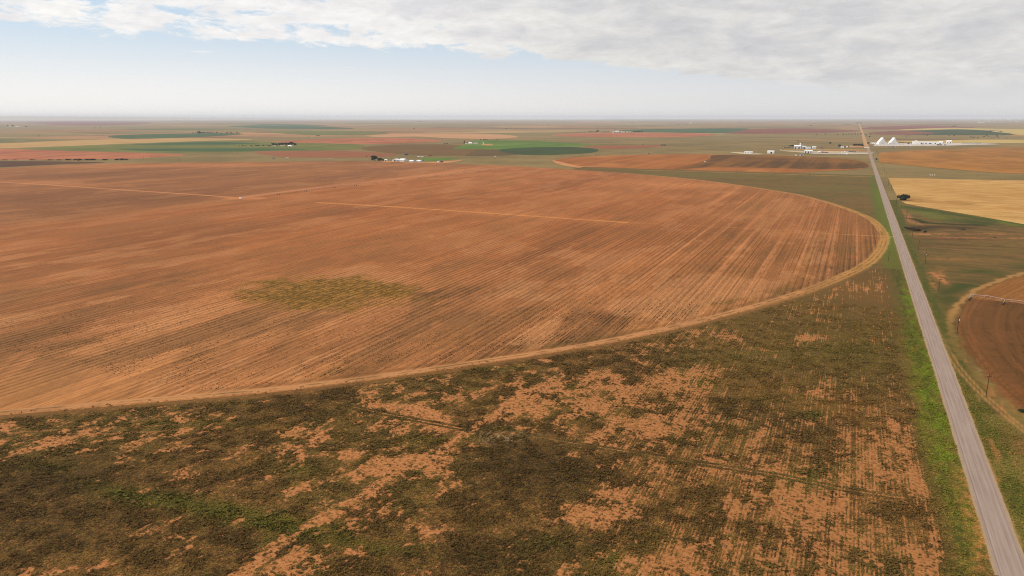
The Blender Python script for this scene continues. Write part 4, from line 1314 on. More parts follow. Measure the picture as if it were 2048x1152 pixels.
# ------------------------------------------------------------------ things
rng = random.Random(5)
PM = {
    'wood': plain('weathered_pole_wood', C(84, 66, 52), var=.2, scale=3),
    'bark': plain('bark', C(86, 68, 52), var=.2, scale=2),
    'insul': plain('insulator', (.55, .55, .55), .4),
    'galv': plain('galvanised_steel', (.42, .43, .44), .5, metal=.0, spec=.4),
    'tyre': plain('black_rubber', (.02, .02, .02), .9),
    'white': plain('white_metal', (.80, .80, .79), .5, .04, .2),
    'whiter': plain('white_roof', (.84, .84, .83), .5, .04, .2),
    'grey': plain('grey_metal', (.48, .49, .51), .55, .08, .2),
    'lgrey': plain('light_grey_metal', (.62, .64, .66), .5, .08, .2),
    'dgrey': plain('dark_grey_metal', (.16, .17, .19), .6, .1, .3),
    'dark': plain('dark_opening', (.025, .025, .028), .9),
    'tan': plain('tan_panel', (.52, .44, .32), .8),
    'tanr': plain('tan_roof', (.58, .50, .38), .8),
    'red': plain('dark_red_roof', (.16, .05, .04), .7),
    'blue': plain('blue_metal', (.12, .30, .42), .6),
    'blued': plain('dark_blue_metal', (.05, .07, .13), .6),
    'green': plain('green_metal', (.04, .15, .09), .6),
    'glass': plain('window_glass', (.05, .07, .09), .1, spec=.5),
    'orange': plain('orange_heap', (.45, .22, .10), .9),
    'module': plain('grey_wrapped_cotton', (.36, .37, .42), .9, .2, .5),
    'brush': plain('dead_brush', C(92, 66, 52), var=.3),
}


def leaf_mat(name, c1, c2):
    m, nb, bs = mat_new(name)
    g = nb.n('ShaderNodeNewGeometry')
    c = nb.mix(g.outputs['Random Per Island'], c1, c2)
    nb.put(bs.inputs['Base Color'], c)
    return m


LM = {
    'dark': leaf_mat('dark_green_leaves', (.016, .026, .012, 1), (.045, .062, .022, 1)),
    'mesq': leaf_mat('olive_leaves', (.030, .038, .016, 1), (.075, .080, .032, 1)),
    'dry': leaf_mat('dry_brown_leaves', (.035, .022, .014, 1), (.085, .055, .035, 1)),
}


def crown_mesh(name, lobes, n, leaf, mat, seed):
    """leaf-sized faces spread through several lobes; unit metres"""
    r = np.random.RandomState(seed)
    tot = sum(q[3] ** 2 for q in lobes); V = []
    for (lx, ly, lz, lr, fl) in lobes:
        k = int(n * lr * lr / tot)
        d = r.normal(size=(k, 3)); d /= np.linalg.norm(d, axis=1)[:, None]
        rad = lr * (r.uniform(.35, 1.08, k) ** .5)
        c = np.stack([lx + d[:, 0] * rad, ly + d[:, 1] * rad, lz + d[:, 2] * rad * fl], 1)
        a = r.normal(size=(k, 3)); a /= np.linalg.norm(a, axis=1)[:, None]
        b_ = np.cross(a, r.normal(size=(k, 3))); b_ /= np.linalg.norm(b_, axis=1)[:, None]
        s = leaf * r.uniform(.6, 1.4, k)[:, None]
        V.append(np.stack([c - a * s - b_ * s * .6, c + a * s - b_ * s * .5, c + a * s * .7 + b_ * s * .7, c - a * s * .8 + b_ * s * .6], 1))
    V = np.concatenate(V).reshape(-1, 3)
    V[:, 2] = np.maximum(V[:, 2], .05)
    me = raw_mesh(name, V, np.arange(len(V)).reshape(-1, 4), mat)
    return me.data, me


def trunk_mesh(h, r, spread, limbs, seed):
    q = random.Random(seed); m_ = MB()
    m_.tube((0, 0, -.1), (0, 0, h * .55), r, r * .7, 7)
    for i in range(limbs):
        a = 2 * math.pi * i / limbs + q.uniform(-.4, .4)
        m_.tube((0, 0, h * q.uniform(.3, .5)), (math.cos(a) * spread, math.sin(a) * spread, h * q.uniform(.8, 1.05)), r * .55, r * .15, 5)
    return m_


def make_tree_kind(kind, seed):
    """unit tree: 1 m high, scaled when placed"""
    q = random.Random(seed)
    H_ = {'round': 8.0, 'wide': 5.0, 'tall': 10.0, 'shrub': 3.0, 'dry': 2.5}[kind]
    lobes = []
    if kind == 'round':
        for i in range(8): lobes.append((q.uniform(-2.2, 2.2), q.uniform(-2.2, 2.2), q.uniform(3.2, 6.0), q.uniform(1.3, 2.1), .9))
        lobes.append((0, 0, 4.6, 2.6, 1.0)); n, leaf, tr = 1500, .34, (6, .3, 1.6, 5)
    elif kind == 'wide':
        for i in range(9): lobes.append((q.uniform(-3.6, 3.6), q.uniform(-3.0, 3.0), q.uniform(1.3, 3.2), q.uniform(1.2, 1.9), .85))
        lobes.append((0, 0, 2.6, 2.5, .85)); n, leaf, tr = 1700, .32, (3.6, .28, 2.2, 6)
    elif kind == 'tall':
        for i in range(7): lobes.append((q.uniform(-1.2, 1.2), q.uniform(-1.2, 1.2), 2.5 + i * 1.0, q.uniform(1.0, 1.6), 1.1))
        n, leaf, tr = 1300, .32, (8, .28, 1.0, 5)
    else:
        for i in range(6): lobes.append((q.uniform(-1.4, 1.4), q.uniform(-1.2, 1.2), q.uniform(.7, 1.8), q.uniform(.7, 1.1), .9))
        n, leaf, tr = 700, .26, (2.0, .12, 1.0, 5)
    mat = {'round': LM['dark'], 'wide': LM['dark'], 'tall': LM['dark'], 'shrub': LM['mesq'], 'dry': LM['dry']}[kind]
    _, co = crown_mesh('crown', lobes, n, leaf, mat, seed)
    to = trunk_mesh(tr[0], tr[1], tr[2], tr[3], seed).build('trunk', PM['bark'])
    d = {'crown': co.data, 'trunk': to.data, 'h': H_}
    bpy.data.objects.remove(co); bpy.data.objects.remove(to)
    return d


TREES = {k: [make_tree_kind(k, 10 * i + j) for j in range(2)] for i, k in enumerate(('round', 'wide', 'tall', 'shrub', 'dry'))}
EXT = {'round': 7.6, 'wide': 9.6, 'tall': 4.6, 'shrub': 4.2, 'dry': 4.2}


def tree(name, kind, px, py, w, h, label, cat='tree', group=None, world=None):
    """a tree whose trunk stands at photo pixel (px, py), w x h photo pixels large"""
    x, y = world or at(px, py)
    s = mpp(py)
    d = TREES[kind][rng.randrange(2)]
    e = empty(name, x, y, rng.uniform(0, 6.28))
    e.scale = (w * s / EXT[kind], w * s / EXT[kind], h * s / d['h'])
    tag(e, label, cat, group)
    for nm in ('trunk', 'crown'):
        o = bpy.data.objects.new(nm, d[nm]); link(o, e)
    return e


# ---- utility poles
def pole_meshes(hh, arm):
    a = MB(); a.tube((0, 0, -.3), (0, 0, hh), .17, .11, 9)
    p = a.build('shaft', PM['wood'])
    c = MB(); c.box(-1.25 if arm else -.5, -.18, hh - .75, 1.25 if arm else .5, -.07, hh - .60)
    if arm:
        c.tube((-.8, -.12, hh - .75), (0, -.12, hh - 1.5), .025); c.tube((.8, -.12, hh - .75), (0, -.12, hh - 1.5), .025)
    c = c.build('crossarm', PM['wood'])
    ins = []
    for xx in ((-1.1, -.45, 1.1) if arm else (-.4, .4)):
        i_ = MB(); i_.tube((xx, -.12, hh - .6), (xx, -.12, hh - .5), .03, .03, 6); i_.tube((xx, -.12, hh - .5), (xx, -.12, hh - .36), .07, .05, 8)
        ins.append(i_.build('insulator', PM['insul']))
    t = MB(); t.tube((.32, 0, hh - 2.1), (.32, 0, hh - 1.3), .22, .22, 12); t.box(.08, -.05, hh - 1.9, .2, .05, hh - 1.5)
    tr = t.build('transformer', PM['lgrey'])
    return p, c, ins, tr


_p = {True: pole_meshes(9.2, True), False: pole_meshes(8.2, False)}


def pole(px, py, label, group, arm=True, transformer=False, rz=0.0, hh=1.0, name='utility_pole'):
    x, y = at(px, py)
    e = empty(name, x, y, rz); e.scale = (1, 1, hh)
    tag(e, label, 'utility pole', group)
    p, c, ins, tr = _p[arm]
    for o in [p, c] + ins + ([tr] if transformer else []):
        n_ = bpy.data.objects.new(o.name.split('.')[0], o.data); link(n_, e)
    return e


G_R = 'utility poles along the right side of the paved road'
NEAR_POLES = [
    (1971, 797, 'tall wooden utility pole nearest to the camera, beside the sandy field lane', False, 1.1),
    (1913, 670, 'wooden utility pole with a grey can on the rim of the small round field', True, 1.08),
    (1876.5, 584.5, 'wooden utility pole below the red dirt patch, second one short of the small field', False, 1.0),
    (1849.5, 529.5, 'wooden utility pole with a pale can above the red dirt patch', True, 1.05),
    (1836.2, 502, 'plain wooden utility pole just behind the one with the pale can', False, 1.0),
    (1824, 476, 'wooden utility pole standing before the dead brush heap', False, .9),
    (1812.5, 437.5, 'wooden utility pole at the edge of the green swale', False, .95),
    (1801, 424, 'wooden utility pole at the near corner of the straw field', False, .95),
    (1791.5, 413, 'wooden utility pole between the road and the lone dark tree', False, 1.05),
    (1782, 383, 'wooden utility pole on the straw field edge, behind the lone dark tree', False, 1.0),
    (1776.5, 370, 'wooden utility pole at the far corner of the straw field', False, 1.0),
]
for px, py, lab, tr, hh in NEAR_POLES:
    pole(px, py, lab, G_R, True, tr, rz=0.0, hh=hh)
pole(1776, 523.5, 'lone dark utility pole at the tip of the big round field, left of the road', None, True, False, 1.57, 1.0)
for px, py in [(1771.5, 355), (1768.5, 345), (1765.5, 337), (1763, 331), (1756, 313), (1754.5, 309), (1752.5, 304)]:
    pole(px, py, 'small wooden utility pole right of the road beyond the lane crossing', G_R + ' beyond the lane', True, False, 0, 1.1)
for px, py in [(1618.5, 352.5), (1472, 349.5), (1330, 343)]:
    pole(px, py, 'thin utility pole in the grass along the near edge of the far pivot field', 'utility poles along the far pivot field', False, False, 1.57, 1.15)
for px, py in [(359, 322), (128, 318), (192, 318.5), (439, 311), (469, 318.5), (521.5, 312), (303, 318), (287, 318)]:
    pole(px, py, 'thin utility pole in the grass strip on the left, before the red field', 'utility poles in the left grass strip', False, False, 1.57, 1.5)
for px, py in [(1138, 296), (1289, 289), (1247, 309), (1323, 309), (1592, 312), (1609, 333), (1955, 355), (1668, 291)]:
    pole(px, py, 'thin faint utility pole in the middle-distance farmland', 'scattered thin utility poles in the middle distance', False, False, .5, 1.2)
for s_ in _p.values():
    for o in [s_[0], s_[1], s_[3]] + s_[2]:
        bpy.data.objects.remove(o)


# ---- buildings
def gable_shed(name, px, py, w, h, label, cat='shed', wall='lgrey', roof='whiter', depth=None, roof_frac=.3, axis='x', doors=1, windows=0, door='dark', group=None, rz=0.0):
    """gabled metal building; w x h photo pixels, ridge along the named axis; front faces the camera (south)"""
    x, y = at(px, py); s = mpp(py)
    Wd, Hh = w * s * .97, h * s
    De = depth or max(6.0, Wd * .55)
    if axis == 'x':
        Wd = max(4.0, (Wd - De * .38) if Wd > De else Wd)
    hw = Hh * (1 - roof_frac); hx = Wd / 2; hy = De / 2
    e = empty(name, x, y + hy * .7, rz); tag(e, label, cat, group)
    t = .25
    m_ = MB()
    if axis == 'x':
        m_.quad((-hx, -hy, 0), (hx, -hy, 0), (hx, -hy, hw), (-hx, -hy, hw)); m_.quad((hx, hy, 0), (-hx, hy, 0), (-hx, hy, hw), (hx, hy, hw))
        m_.quad((-hx, hy, 0), (-hx, -hy, 0), (-hx, -hy, hw), (-hx, 0, Hh - .05), (-hx, hy, hw)); m_.quad((hx, -hy, 0), (hx, hy, 0), (hx, hy, hw), (hx, 0, Hh - .05), (hx, -hy, hw))
    else:
        m_.quad((-hx, -hy, 0), (hx, -hy, 0), (hx, -hy, hw), (0, -hy, Hh - .05), (-hx, -hy, hw)); m_.quad((hx, hy, 0), (-hx, hy, 0), (-hx, hy, hw), (0, hy, Hh - .05), (hx, hy, hw))
        m_.quad((-hx, hy, 0), (-hx, -hy, 0), (-hx, -hy, hw), (-hx, hy, hw)); m_.quad((hx, -hy, 0), (hx, hy, 0), (hx, hy, hw), (hx, -hy, hw))
    m_.build('wall', PM[wall], e)
    r_ = MB(); ov = .4
    if axis == 'x':
        k = (Hh - hw) / hy
        for sg in (-1, 1):
            r_.quad((-hx - ov, sg * (hy + ov), hw - k * ov + t), (hx + ov, sg * (hy + ov), hw - k * ov + t), (hx + ov, 0, Hh + t), (-hx - ov, 0, Hh + t))
            r_.quad((-hx - ov, sg * (hy + ov), hw - k * ov), (hx + ov, sg * (hy + ov), hw - k * ov), (hx + ov, sg * (hy + ov), hw - k * ov + t), (-hx - ov, sg * (hy + ov), hw - k * ov + t))
    else:
        k = (Hh - hw) / hx
        for sg in (-1, 1):
            r_.quad((sg * (hx + ov), -hy - ov, hw - k * ov + t), (sg * (hx + ov), hy + ov, hw - k * ov + t), (0, hy + ov, Hh + t), (0, -hy - ov, Hh + t))
            r_.quad((sg * (hx + ov), -hy - ov, hw - k * ov), (sg * (hx + ov), hy + ov, hw - k * ov), (sg * (hx + ov), hy + ov, hw - k * ov + t), (sg * (hx + ov), -hy - ov, hw - k * ov + t))
    r_.build('roof', PM[roof], e)
    for i in range(doors):
        cx = -hx + Wd * (i + .5) / doors + (Wd * .12 if doors == 1 else 0)
        dw = min(5.0, Wd * .3 / max(1, doors) * 1.3); dh = min(hw * .85, 5.0)
        d_ = MB(); d_.box(cx - dw / 2, -hy - .12, .02, cx + dw / 2, -hy + .05, dh); d_.build('door', PM[door], e)
    for i in range(windows):
        cx = -hx + Wd * (i + .25) / windows
        d_ = MB(); d_.box(cx - .7, -hy - .1, hw * .35, cx + .7, -hy + .04, hw * .7); d_.build('window', PM['glass'], e)
    return e


def seed_house(px, py, w, h, label):
    """very steep white storage building: low walls, a roof that reaches nearly to the ground, vents on the ridge"""
    x, y = at(px, py); s = mpp(py); Wd, Hh = w * s * .92, h * s
    De = Wd * .95
    e = empty('seed_house', x, y + De * .3, math.radians(18)); tag(e, label, 'storage building', 'steep white seed houses')
    hx, hy = Wd * .44, De * .40; hw = Hh * .30
    m_ = MB()
    m_.quad((-hx, -hy, 0), (hx, -hy, 0), (hx, -hy, hw), (0, -hy, Hh * .98), (-hx, -hy, hw)); m_.quad((hx, hy, 0), (-hx, hy, 0), (-hx, hy, hw), (0, hy, Hh * .98), (hx, hy, hw))
    m_.quad((-hx, hy, 0), (-hx, -hy, 0), (-hx, -hy, hw), (-hx, hy, hw)); m_.quad((hx, -hy, 0), (hx, hy, 0), (hx, hy, hw), (hx, -hy, hw))
    m_.build('wall', PM['white'], e)
    r_ = MB(); k = (Hh - hw) / hx; ov = .6
    for sg in (-1, 1):
        r_.quad((sg * (hx + ov), -hy - ov, hw - k * ov + .3), (sg * (hx + ov), hy + ov, hw - k * ov + .3), (0, hy + ov, Hh + .3), (0, -hy - ov, Hh + .3))
        r_.quad((sg * (hx + ov), -hy - ov, hw - k * ov), (sg * (hx + ov), hy + ov, hw - k * ov), (sg * (hx + ov), hy + ov, hw - k * ov + .3), (sg * (hx + ov), -hy - ov, hw - k * ov + .3))
    r_.build('roof', PM['whiter'], e)
    c = MB(); c.box(-1.5, -hy * .9, Hh - 1.0, 1.5, hy * .9, Hh + 2.2); c.build('ridge_conveyor', PM['lgrey'], e)
    v = MB()
    v.box(hx * .45, -hy - .25, hw * .9 + 5, hx * .45 + 2, -hy - .02, hw * .9 + 8); v.build('vent', PM['dgrey'], e)
    d_ = MB(); d_.box(-3, -hy - .2, .02, 3, -hy - .02, hw * .8); d_.build('door', PM['lgrey'], e)
    return e


seed_house(1763.0, 289.3, 17.5, 12.8, 'steep white seed house, the one nearer to the road')
seed_house(1786.3, 289.3, 17.5, 12.6, 'steep white seed house on the right of its twin')
gable_shed('warehouse', 1832.5, 289.0, 15, 7.2, 'white gabled warehouse with a green tank at its left side', 'warehouse', 'white', 'whiter', 30, .38, 'y', 1, 0, 'lgrey')
gable_shed('warehouse', 1861, 288.6, 46, 4.4, 'very long low white warehouse joined to the gabled one', 'warehouse', 'white', 'whiter', 22, .25, 'x', 5, 0, 'blued')
gable_shed('warehouse', 1881.5, 288.8, 7, 5.2, 'short white bay at the right end of the long warehouse', 'warehouse', 'white', 'whiter', 24, .25, 'x', 1, 0, 'grey')
gable_shed('warehouse', 1897.7, 287.4, 12.5, 6.0, 'square white warehouse standing apart on the right of the white yard', 'warehouse', 'white', 'whiter', 18, .15, 'x', 2)
gable_shed('warehouse', 1496.5, 308, 21.5, 4.6, 'pale warehouse with a grey end on the sand pad', 'warehouse', 'white', 'lgrey', 22, .22, 'x', 3, 0, 'grey')
gable_shed('warehouse', 1541, 307.3, 18.5, 5.4, 'white warehouse with one dark door, alone in the grass', 'warehouse', 'white', 'whiter', 22, .25, 'x', 1)
gable_shed('gin_building', 1594.5, 297.6, 19, 6.6, 'tall light grey gin building at the left end of its row', 'gin building', 'lgrey', 'whiter', 26, .22, 'x', 2)
gable_shed('gin_building', 1607.5, 297.8, 8, 5.2, 'small grey gin annexe joined to the tall gin building', 'gin building', 'grey', 'lgrey', 16, .25, 'x', 1)
gable_shed('gin_building', 1616, 298.8, 13, 4.6, 'low grey gin shed in the middle of its row', 'gin building', 'lgrey', 'lgrey', 18, .22, 'x', 1, 0, 'grey')
gable_shed('gin_building', 1627.7, 298.2, 11.5, 4.6, 'grey gin shed at the right end of its row', 'gin building', 'lgrey', 'whiter', 18, .22, 'x', 1, 0, 'grey')
gable_shed('warehouse', 1616.5, 306.2, 20, 5.6, 'white warehouse with dark open bays in front of the gin row', 'warehouse', 'white', 'whiter', 20, .22, 'x', 3)
gable_shed('house', 1602.8, 311.4, 11, 3.4, 'farmhouse with a dark roof before the gin yard', 'house', 'white', 'dgrey', 11, .5, 'x', 1, 3)
gable_shed('shed', 1591.5, 312.2, 4.6, 2.0, 'small white shed left of the dark roofed farmhouse', 'shed', 'white', 'whiter', 5, .3, 'x', 1)
gable_shed('shed', 1643.3, 297.2, 7.5, 2.2, 'low dark red roofed shed right of the gin row', 'shed', 'tan', 'red', 9, .5, 'x', 1)
gable_shed('shed', 1643.3, 301.9, 7, 2.4, 'low black roofed shed in the gin yard', 'shed', 'lgrey', 'dgrey', 9, .5, 'x', 1)
gable_shed('shed', 1638, 305.6, 5, 2.4, 'small white shed in front of the black roofed shed', 'shed', 'white', 'whiter', 6, .3, 'x', 1)
gable_shed('shed', 1645, 306.0, 6, 2.2, 'dark sided shed between the small white shed and the maroon one', 'shed', 'dgrey', 'dgrey', 8, .4, 'x', 1)
gable_shed('shed', 1652, 307.0, 9, 2.4, 'long maroon roofed shed in the gin yard', 'shed', 'grey', 'red', 9, .5, 'x', 2)
gable_shed('shed', 1683, 309.4, 9, 2.8, 'light grey shed on the white lane, left one of two', 'shed', 'lgrey', 'lgrey', 9, .35, 'x', 2)
gable_shed('shed', 1692.5, 309.3, 8, 2.8, 'light grey shed on the white lane, right one of two', 'shed', 'lgrey', 'whiter', 9, .35, 'x', 2, 0, 'dgrey')
gable_shed('house', 1684.5, 296.8, 8, 2.8, 'white house between dark trees left of the dirt road', 'house', 'white', 'whiter', 9, .4, 'x', 1, 2)
gable_shed('house', 1694, 296.2, 3.4, 2.6, 'tiny white house right of the bigger white house', 'house', 'white', 'whiter', 6, .4, 'x', 1)
gable_shed('shed', 1747, 288.8, 13, 2.0, 'low white shed at the left end of the white yard', 'shed', 'white', 'whiter', 10, .3, 'x', 3)
gable_shed('barn', 789.5, 322.8, 10.5, 5.2, 'white metal barn at the left end of the farmstead', 'barn', 'lgrey', 'whiter', 16, .35, 'y', 1)
gable_shed('barn', 804, 322.8, 18, 5.4, 'widest white metal barn of the farmstead with a dark gap beside it', 'barn', 'lgrey', 'whiter', 20, .4, 'x', 2, 0, 'white')
gable_shed('barn', 822.3, 324.8, 13.5, 4.4, 'light grey barn, third from the left in the farmstead', 'barn', 'lgrey', 'whiter', 14, .3, 'x', 3, 0, 'grey')
gable_shed('barn', 837.3, 324.4, 13.5, 4.2, 'light grey barn at the right end of the farmstead row', 'barn', 'lgrey', 'whiter', 14, .3, 'x', 2, 0, 'grey')
gable_shed('shed', 771.3, 321.2, 5.4, 2.8, 'small white shed beside the farmstead trees', 'shed', 'white', 'whiter', 7, .3, 'x', 1)
gable_shed('shed', 876.5, 325, 6, 3, 'small pale shed on the orange dirt yard', 'shed', 'white', 'lgrey', 7, .3, 'x', 1)
gable_shed('shed', 882.4, 325.2, 3.0, 2.8, 'little dark red shed touching the small pale shed', 'shed', 'red', 'dark', 6, .3, 'x', 0)
gable_shed('shed', 811.5, 310, 8, 2.6, 'dark blue shed in the grass behind the barns', 'shed', 'blued', 'blued', 9, .35, 'x', 1)
gable_shed('house', 940, 288.3, 9, 3.6, 'white farmhouse at the tip of the bright green crop', 'house', 'white', 'whiter', 12, .45, 'x', 1, 2)
gable_shed('shed', 932, 288.3, 5, 1.8, 'low cream shed beside the thin dark tree', 'shed', 'tan', 'tanr', 8, .4, 'x', 1)
gable_shed('shed', 951, 288.2, 11.5, 2.6, 'long tan shed right of the white farmhouse', 'shed', 'tan', 'tanr', 11, .35, 'x', 3, 0, 'tan')
gable_shed('house', 579, 292.8, 10.5, 2.8, 'white farmhouse under the dark shelter trees', 'house', 'white', 'whiter', 14, .5, 'x', 1, 2)
gable_shed('shed', 564, 292.9, 14, 1.6, 'long low pale shed left of the white farmhouse under the trees', 'shed', 'tan', 'tanr', 10, .4, 'x', 3)
gable_shed('shed', 548.5, 292.8, 9, 1.5, 'low rusty tan shed at the left end of the shelter trees', 'shed', 'tan', 'tanr', 10, .4, 'x', 2)
gable_shed('shed', 1234, 265, 12.5, 3.0, 'blue fronted shed with a pale roof in the far red field', 'shed', 'blue', 'lgrey', 30, .5, 'x', 0)
gable_shed('shed', 1226, 265, 3, 1.4, 'small white shed left of the blue fronted shed', 'shed', 'white', 'whiter', 12, .3, 'x', 0)
for i, (px, w, lab) in enumerate([(1243, 2.6, 'tiny far white shed just right of the blue fronted shed'), (1247.5, 2.4, 'tiny far white shed, second right of the blue one'), (1254, 2.6, 'tiny far white shed, third right of the blue one'), (1259.5, 4, 'low far cream shed next to the dark trees')]):
    gable_shed('shed', px, 264.8, w, 1.4, lab, 'shed', 'tan' if i == 3 else 'white', 'whiter', 12, .3, 'x', 0)
gable_shed('shed', 34, 252.6, 11, 1.2, 'long white shed by two dark trees at the far left edge', 'shed', 'white', 'whiter', 30, .3, 'x', 0)
gable_shed('shed', 20.5, 252.6, 4, 1.2, 'small white shed between two dark trees at the far left edge', 'shed', 'white', 'whiter', 24, .3, 'x', 0)
gable_shed('shed', 56, 253.2, 3, 1.0, 'tiny white shed right of the long far left one', 'shed', 'white', 'whiter', 24, .3, 'x', 0)
gable_shed('shed', 1380.5, 246.8, 5, 1.1, 'tiny far white shed in pale land left of the horizon road', 'shed', 'white', 'whiter', 60, .3, 'x', 0)
gable_shed('shed', 1993, 264.6, 7, 1.4, 'pinkish low sheds beside the farm trees far right', 'shed', 'tan', 'tanr', 25, .3, 'x', 0)
gable_shed('shed', 1122, 240.6, 3, .9, 'tiny white speck of a shed close under the horizon', 'shed', 'white', 'whiter', 90, .3, 'x', 0)
# town strip on the right horizon
for i, (px, py, w, h) in enumerate([(1872, 239.2, 5, .8), (1902, 239.2, 6, .8), (1936, 239.2, 9, 1.0), (1935, 240.2, 5, .8), (1962, 245.8, 14, .9), (1978, 244.2, 6, 1.4), (1990, 243.4, 5, 1.0), (2004, 243.8, 6, 1.0), (2018, 241.0, 8, 1.0), (2034, 244.6, 7, .9),
                                    (1814, 241.2, 5, .8), (1760, 242.0, 4, .8), (1846, 241.6, 4, .8), (2040, 240.4, 6, .9), (1708, 238.8, 8, 1.6), (1726, 239.0, 5, 1.0), (1790, 238.6, 7, .7), (1956, 241.6, 6, .8), (1975, 240.2, 7, .8), (1998, 240.4, 5, .9)]):
    gable_shed('building', px, py, w, h, 'tiny pale building in the hazy town strip under the right horizon', 'building', ['white', 'lgrey', 'lgrey', 'tan'][i % 4], ['whiter', 'lgrey'][i % 2], 70, .2, 'x', 0, group='town buildings under the right horizon')


# ---- gin details
def at_m(px, py, dy=0):
    x, y = at(px, py); return x, y + dy


x, y = at_m(1599.3, 297.6, 12)
e = empty('tower', x, y); tag(e, 'narrow grey elevator tower rising over the tall gin building', 'tower')
m_ = MB(); m_.box(-2.2, -2.2, 0, 2.2, 2.2, 17.5); m_.build('shaft', PM['lgrey'], e)
m_ = MB(); m_.quad((-2.8, -2.8, 17.5), (2.8, -2.8, 17.5), (0, 0, 20.5)); m_.quad((2.8, -2.8, 17.5), (2.8, 2.8, 17.5), (0, 0, 20.5)); m_.quad((2.8, 2.8, 17.5), (-2.8, 2.8, 17.5), (0, 0, 20.5)); m_.quad((-2.8, 2.8, 17.5), (-2.8, -2.8, 17.5), (0, 0, 20.5)); m_.build('roof', PM['whiter'], e)
m_ = MB(); m_.tube((1, 0, 16), (16, -2, 7), .5, .5, 8); m_.build('duct', PM['grey'], e)


def tank(px, py, w, h, label, mat='white', name='storage_tank'):
    x, y = at(px, py); s = mpp(py)
    e = empty(name, x, y); tag(e, label, 'tank')
    r = w * s / 2; hh = h * s
    m_ = MB(); m_.tube((0, 0, 0), (0, 0, hh * .85), r, r, 18); m_.build('shell', PM[mat], e)
    m_ = MB(); m_.tube((0, 0, hh * .85), (0, 0, hh), r * 1.02, r * .12, 18); m_.build('roof', PM['whiter' if mat == 'white' else mat], e)


tank(967, 287.8, 2.6, 3.8, 'upright white water tank in the bright green crop')
tank(1824, 288.4, 3.2, 3.4, 'round green tank at the left side of the gabled warehouse', 'green')
tank(1409.5, 324.6, 3.6, 2.2, 'small white tank alone in the orange and brown pivot field')
tank(990, 313.2, 4.6, 1.3, 'low white tank in the grass behind the round field')
tank(838, 313.2, 6, 1.1, 'low white trough behind the barns, left one of two')
tank(844.5, 314, 5, 1.1, 'low white trough behind the barns, right one of two')
tank(1561, 300.6, 2.4, 1.5, 'small white tank in the grass left of the gin yard')


def heap(px, py, w, h, label, mat='orange'):
    x, y = at(px, py); s = mpp(py); r = w * s / 2
    V, Fq = [(0, 0, h * s)], []
    for j, (rr, hh) in enumerate(((.45, .62), (.8, .25), (1.0, 0))):
        for k in range(16):
            t = 2 * math.pi * k / 16; q = rng.uniform(.9, 1.1)
            V.append((math.cos(t) * r * rr * q, math.sin(t) * r * .8 * rr * q, h * s * hh * rng.uniform(.85, 1.1) if hh else 0))
    me = bpy.data.meshes.new('heap')
    for k in range(16): Fq.append((0, 1 + k, 1 + (k + 1) % 16))
    for j in range(2):
        for k in range(16): Fq.append((1 + j * 16 + k, 17 + j * 16 + k, 17 + j * 16 + (k + 1) % 16, 1 + j * 16 + (k + 1) % 16))
    me.from_pydata(V, [], Fq); me.materials.append(PM[mat]); me.update()
    o = link(bpy.data.objects.new('heap', me)); o.location = (x, y, 0); tag(o, label, 'heap')


heap(1776.5, 285.8, 8, 3.2, 'rust orange heap between the two steep seed houses')
heap(1707, 269.5, 3, .8, 'low dirt heap by the row of small trees', 'orange')


# ---- vehicles
def wheels(e, xs_, yw, r, wd=.3):
    for xx in xs_:
        for sg in (-1, 1):
            m_ = MB(); m_.tube((xx, sg * yw - wd / 2, r), (xx, sg * yw + wd / 2, r), r, r, 12)
            w_ = m_.build('wheel', PM['tyre'], e)
            m_ = MB(); m_.tube((xx, sg * yw - wd / 2 - .02, r), (xx, sg * yw + wd / 2 + .02, r), r * .5, r * .5, 8); m_.build('rim', PM['galv'], w_)


def pickup(px, py, label, body='white', rz=0.0, sc_=1.0):
    x, y = at(px, py); e = empty('pickup_truck', x, y, rz); e.scale = (sc_,) * 3; tag(e, label, 'pickup truck')
    m_ = MB(); m_.box(-2.8, -.95, .45, 2.8, .95, 1.05); m_.box(-2.8, -.95, 1.05, -.6, -.85, 1.5); m_.box(-2.8, .85, 1.05, -.6, .95, 1.5); m_.box(-2.8, -.85, 1.05, -2.7, .85, 1.5); m_.box(1.2, -.92, 1.05, 2.75, .92, 1.25); m_.build('body', PM[body], e)
    m_ = MB(); m_.v = [(-.6, -.9, 1.05), (1.3, -.9, 1.05), (1.3, .9, 1.05), (-.6, .9, 1.05), (-.5, -.78, 1.85), (.7, -.78, 1.85), (.7, .78, 1.85), (-.5, .78, 1.85)]
    m_.f = [(4, 5, 6, 7), (0, 1, 5, 4), (1, 2, 6, 5), (2, 3, 7, 6), (3, 0, 4, 7)]; m_.build('cab', PM[body], e)
    m_ = MB(); m_.quad((1.2, -.75, 1.15), (1.2, .75, 1.15), (.78, .68, 1.78), (.78, -.68, 1.78)); [m_.box(-.4, sg * .87 - .04, 1.2, .8, sg * .87 + .04, 1.65) for sg in (-1, 1)]; m_.build('window', PM['glass'], e)
    wheels(e, (-1.7, 1.8), .85, .42)


def truck(px, py, label, L=18.0, mat='white', rz=0.0):
    x, y = at(px, py); e = empty('semi_truck', x, y, rz); tag(e, label, 'truck')
    m_ = MB(); m_.box(-L / 2, -1.3, 1.1, L / 2 - 4.2, 1.3, 4.1); m_.build('trailer', PM[mat], e)
    m_ = MB(); m_.box(L / 2 - 3.6, -1.2, .8, L / 2 - 1.4, 1.2, 3.6); m_.box(L / 2 - 1.4, -1.0, .8, L / 2, 1.0, 2.1); m_.build('cab', PM['lgrey'], e)
    m_ = MB(); m_.box(-L / 2, -.6, .8, L / 2 - 1, .6, 1.1); m_.build('chassis', PM['dark'], e)
    wheels(e, (-L / 2 + 1.2, -L / 2 + 2.6, L / 2 - 4.0, L / 2 - 1.0), 1.1, .52)


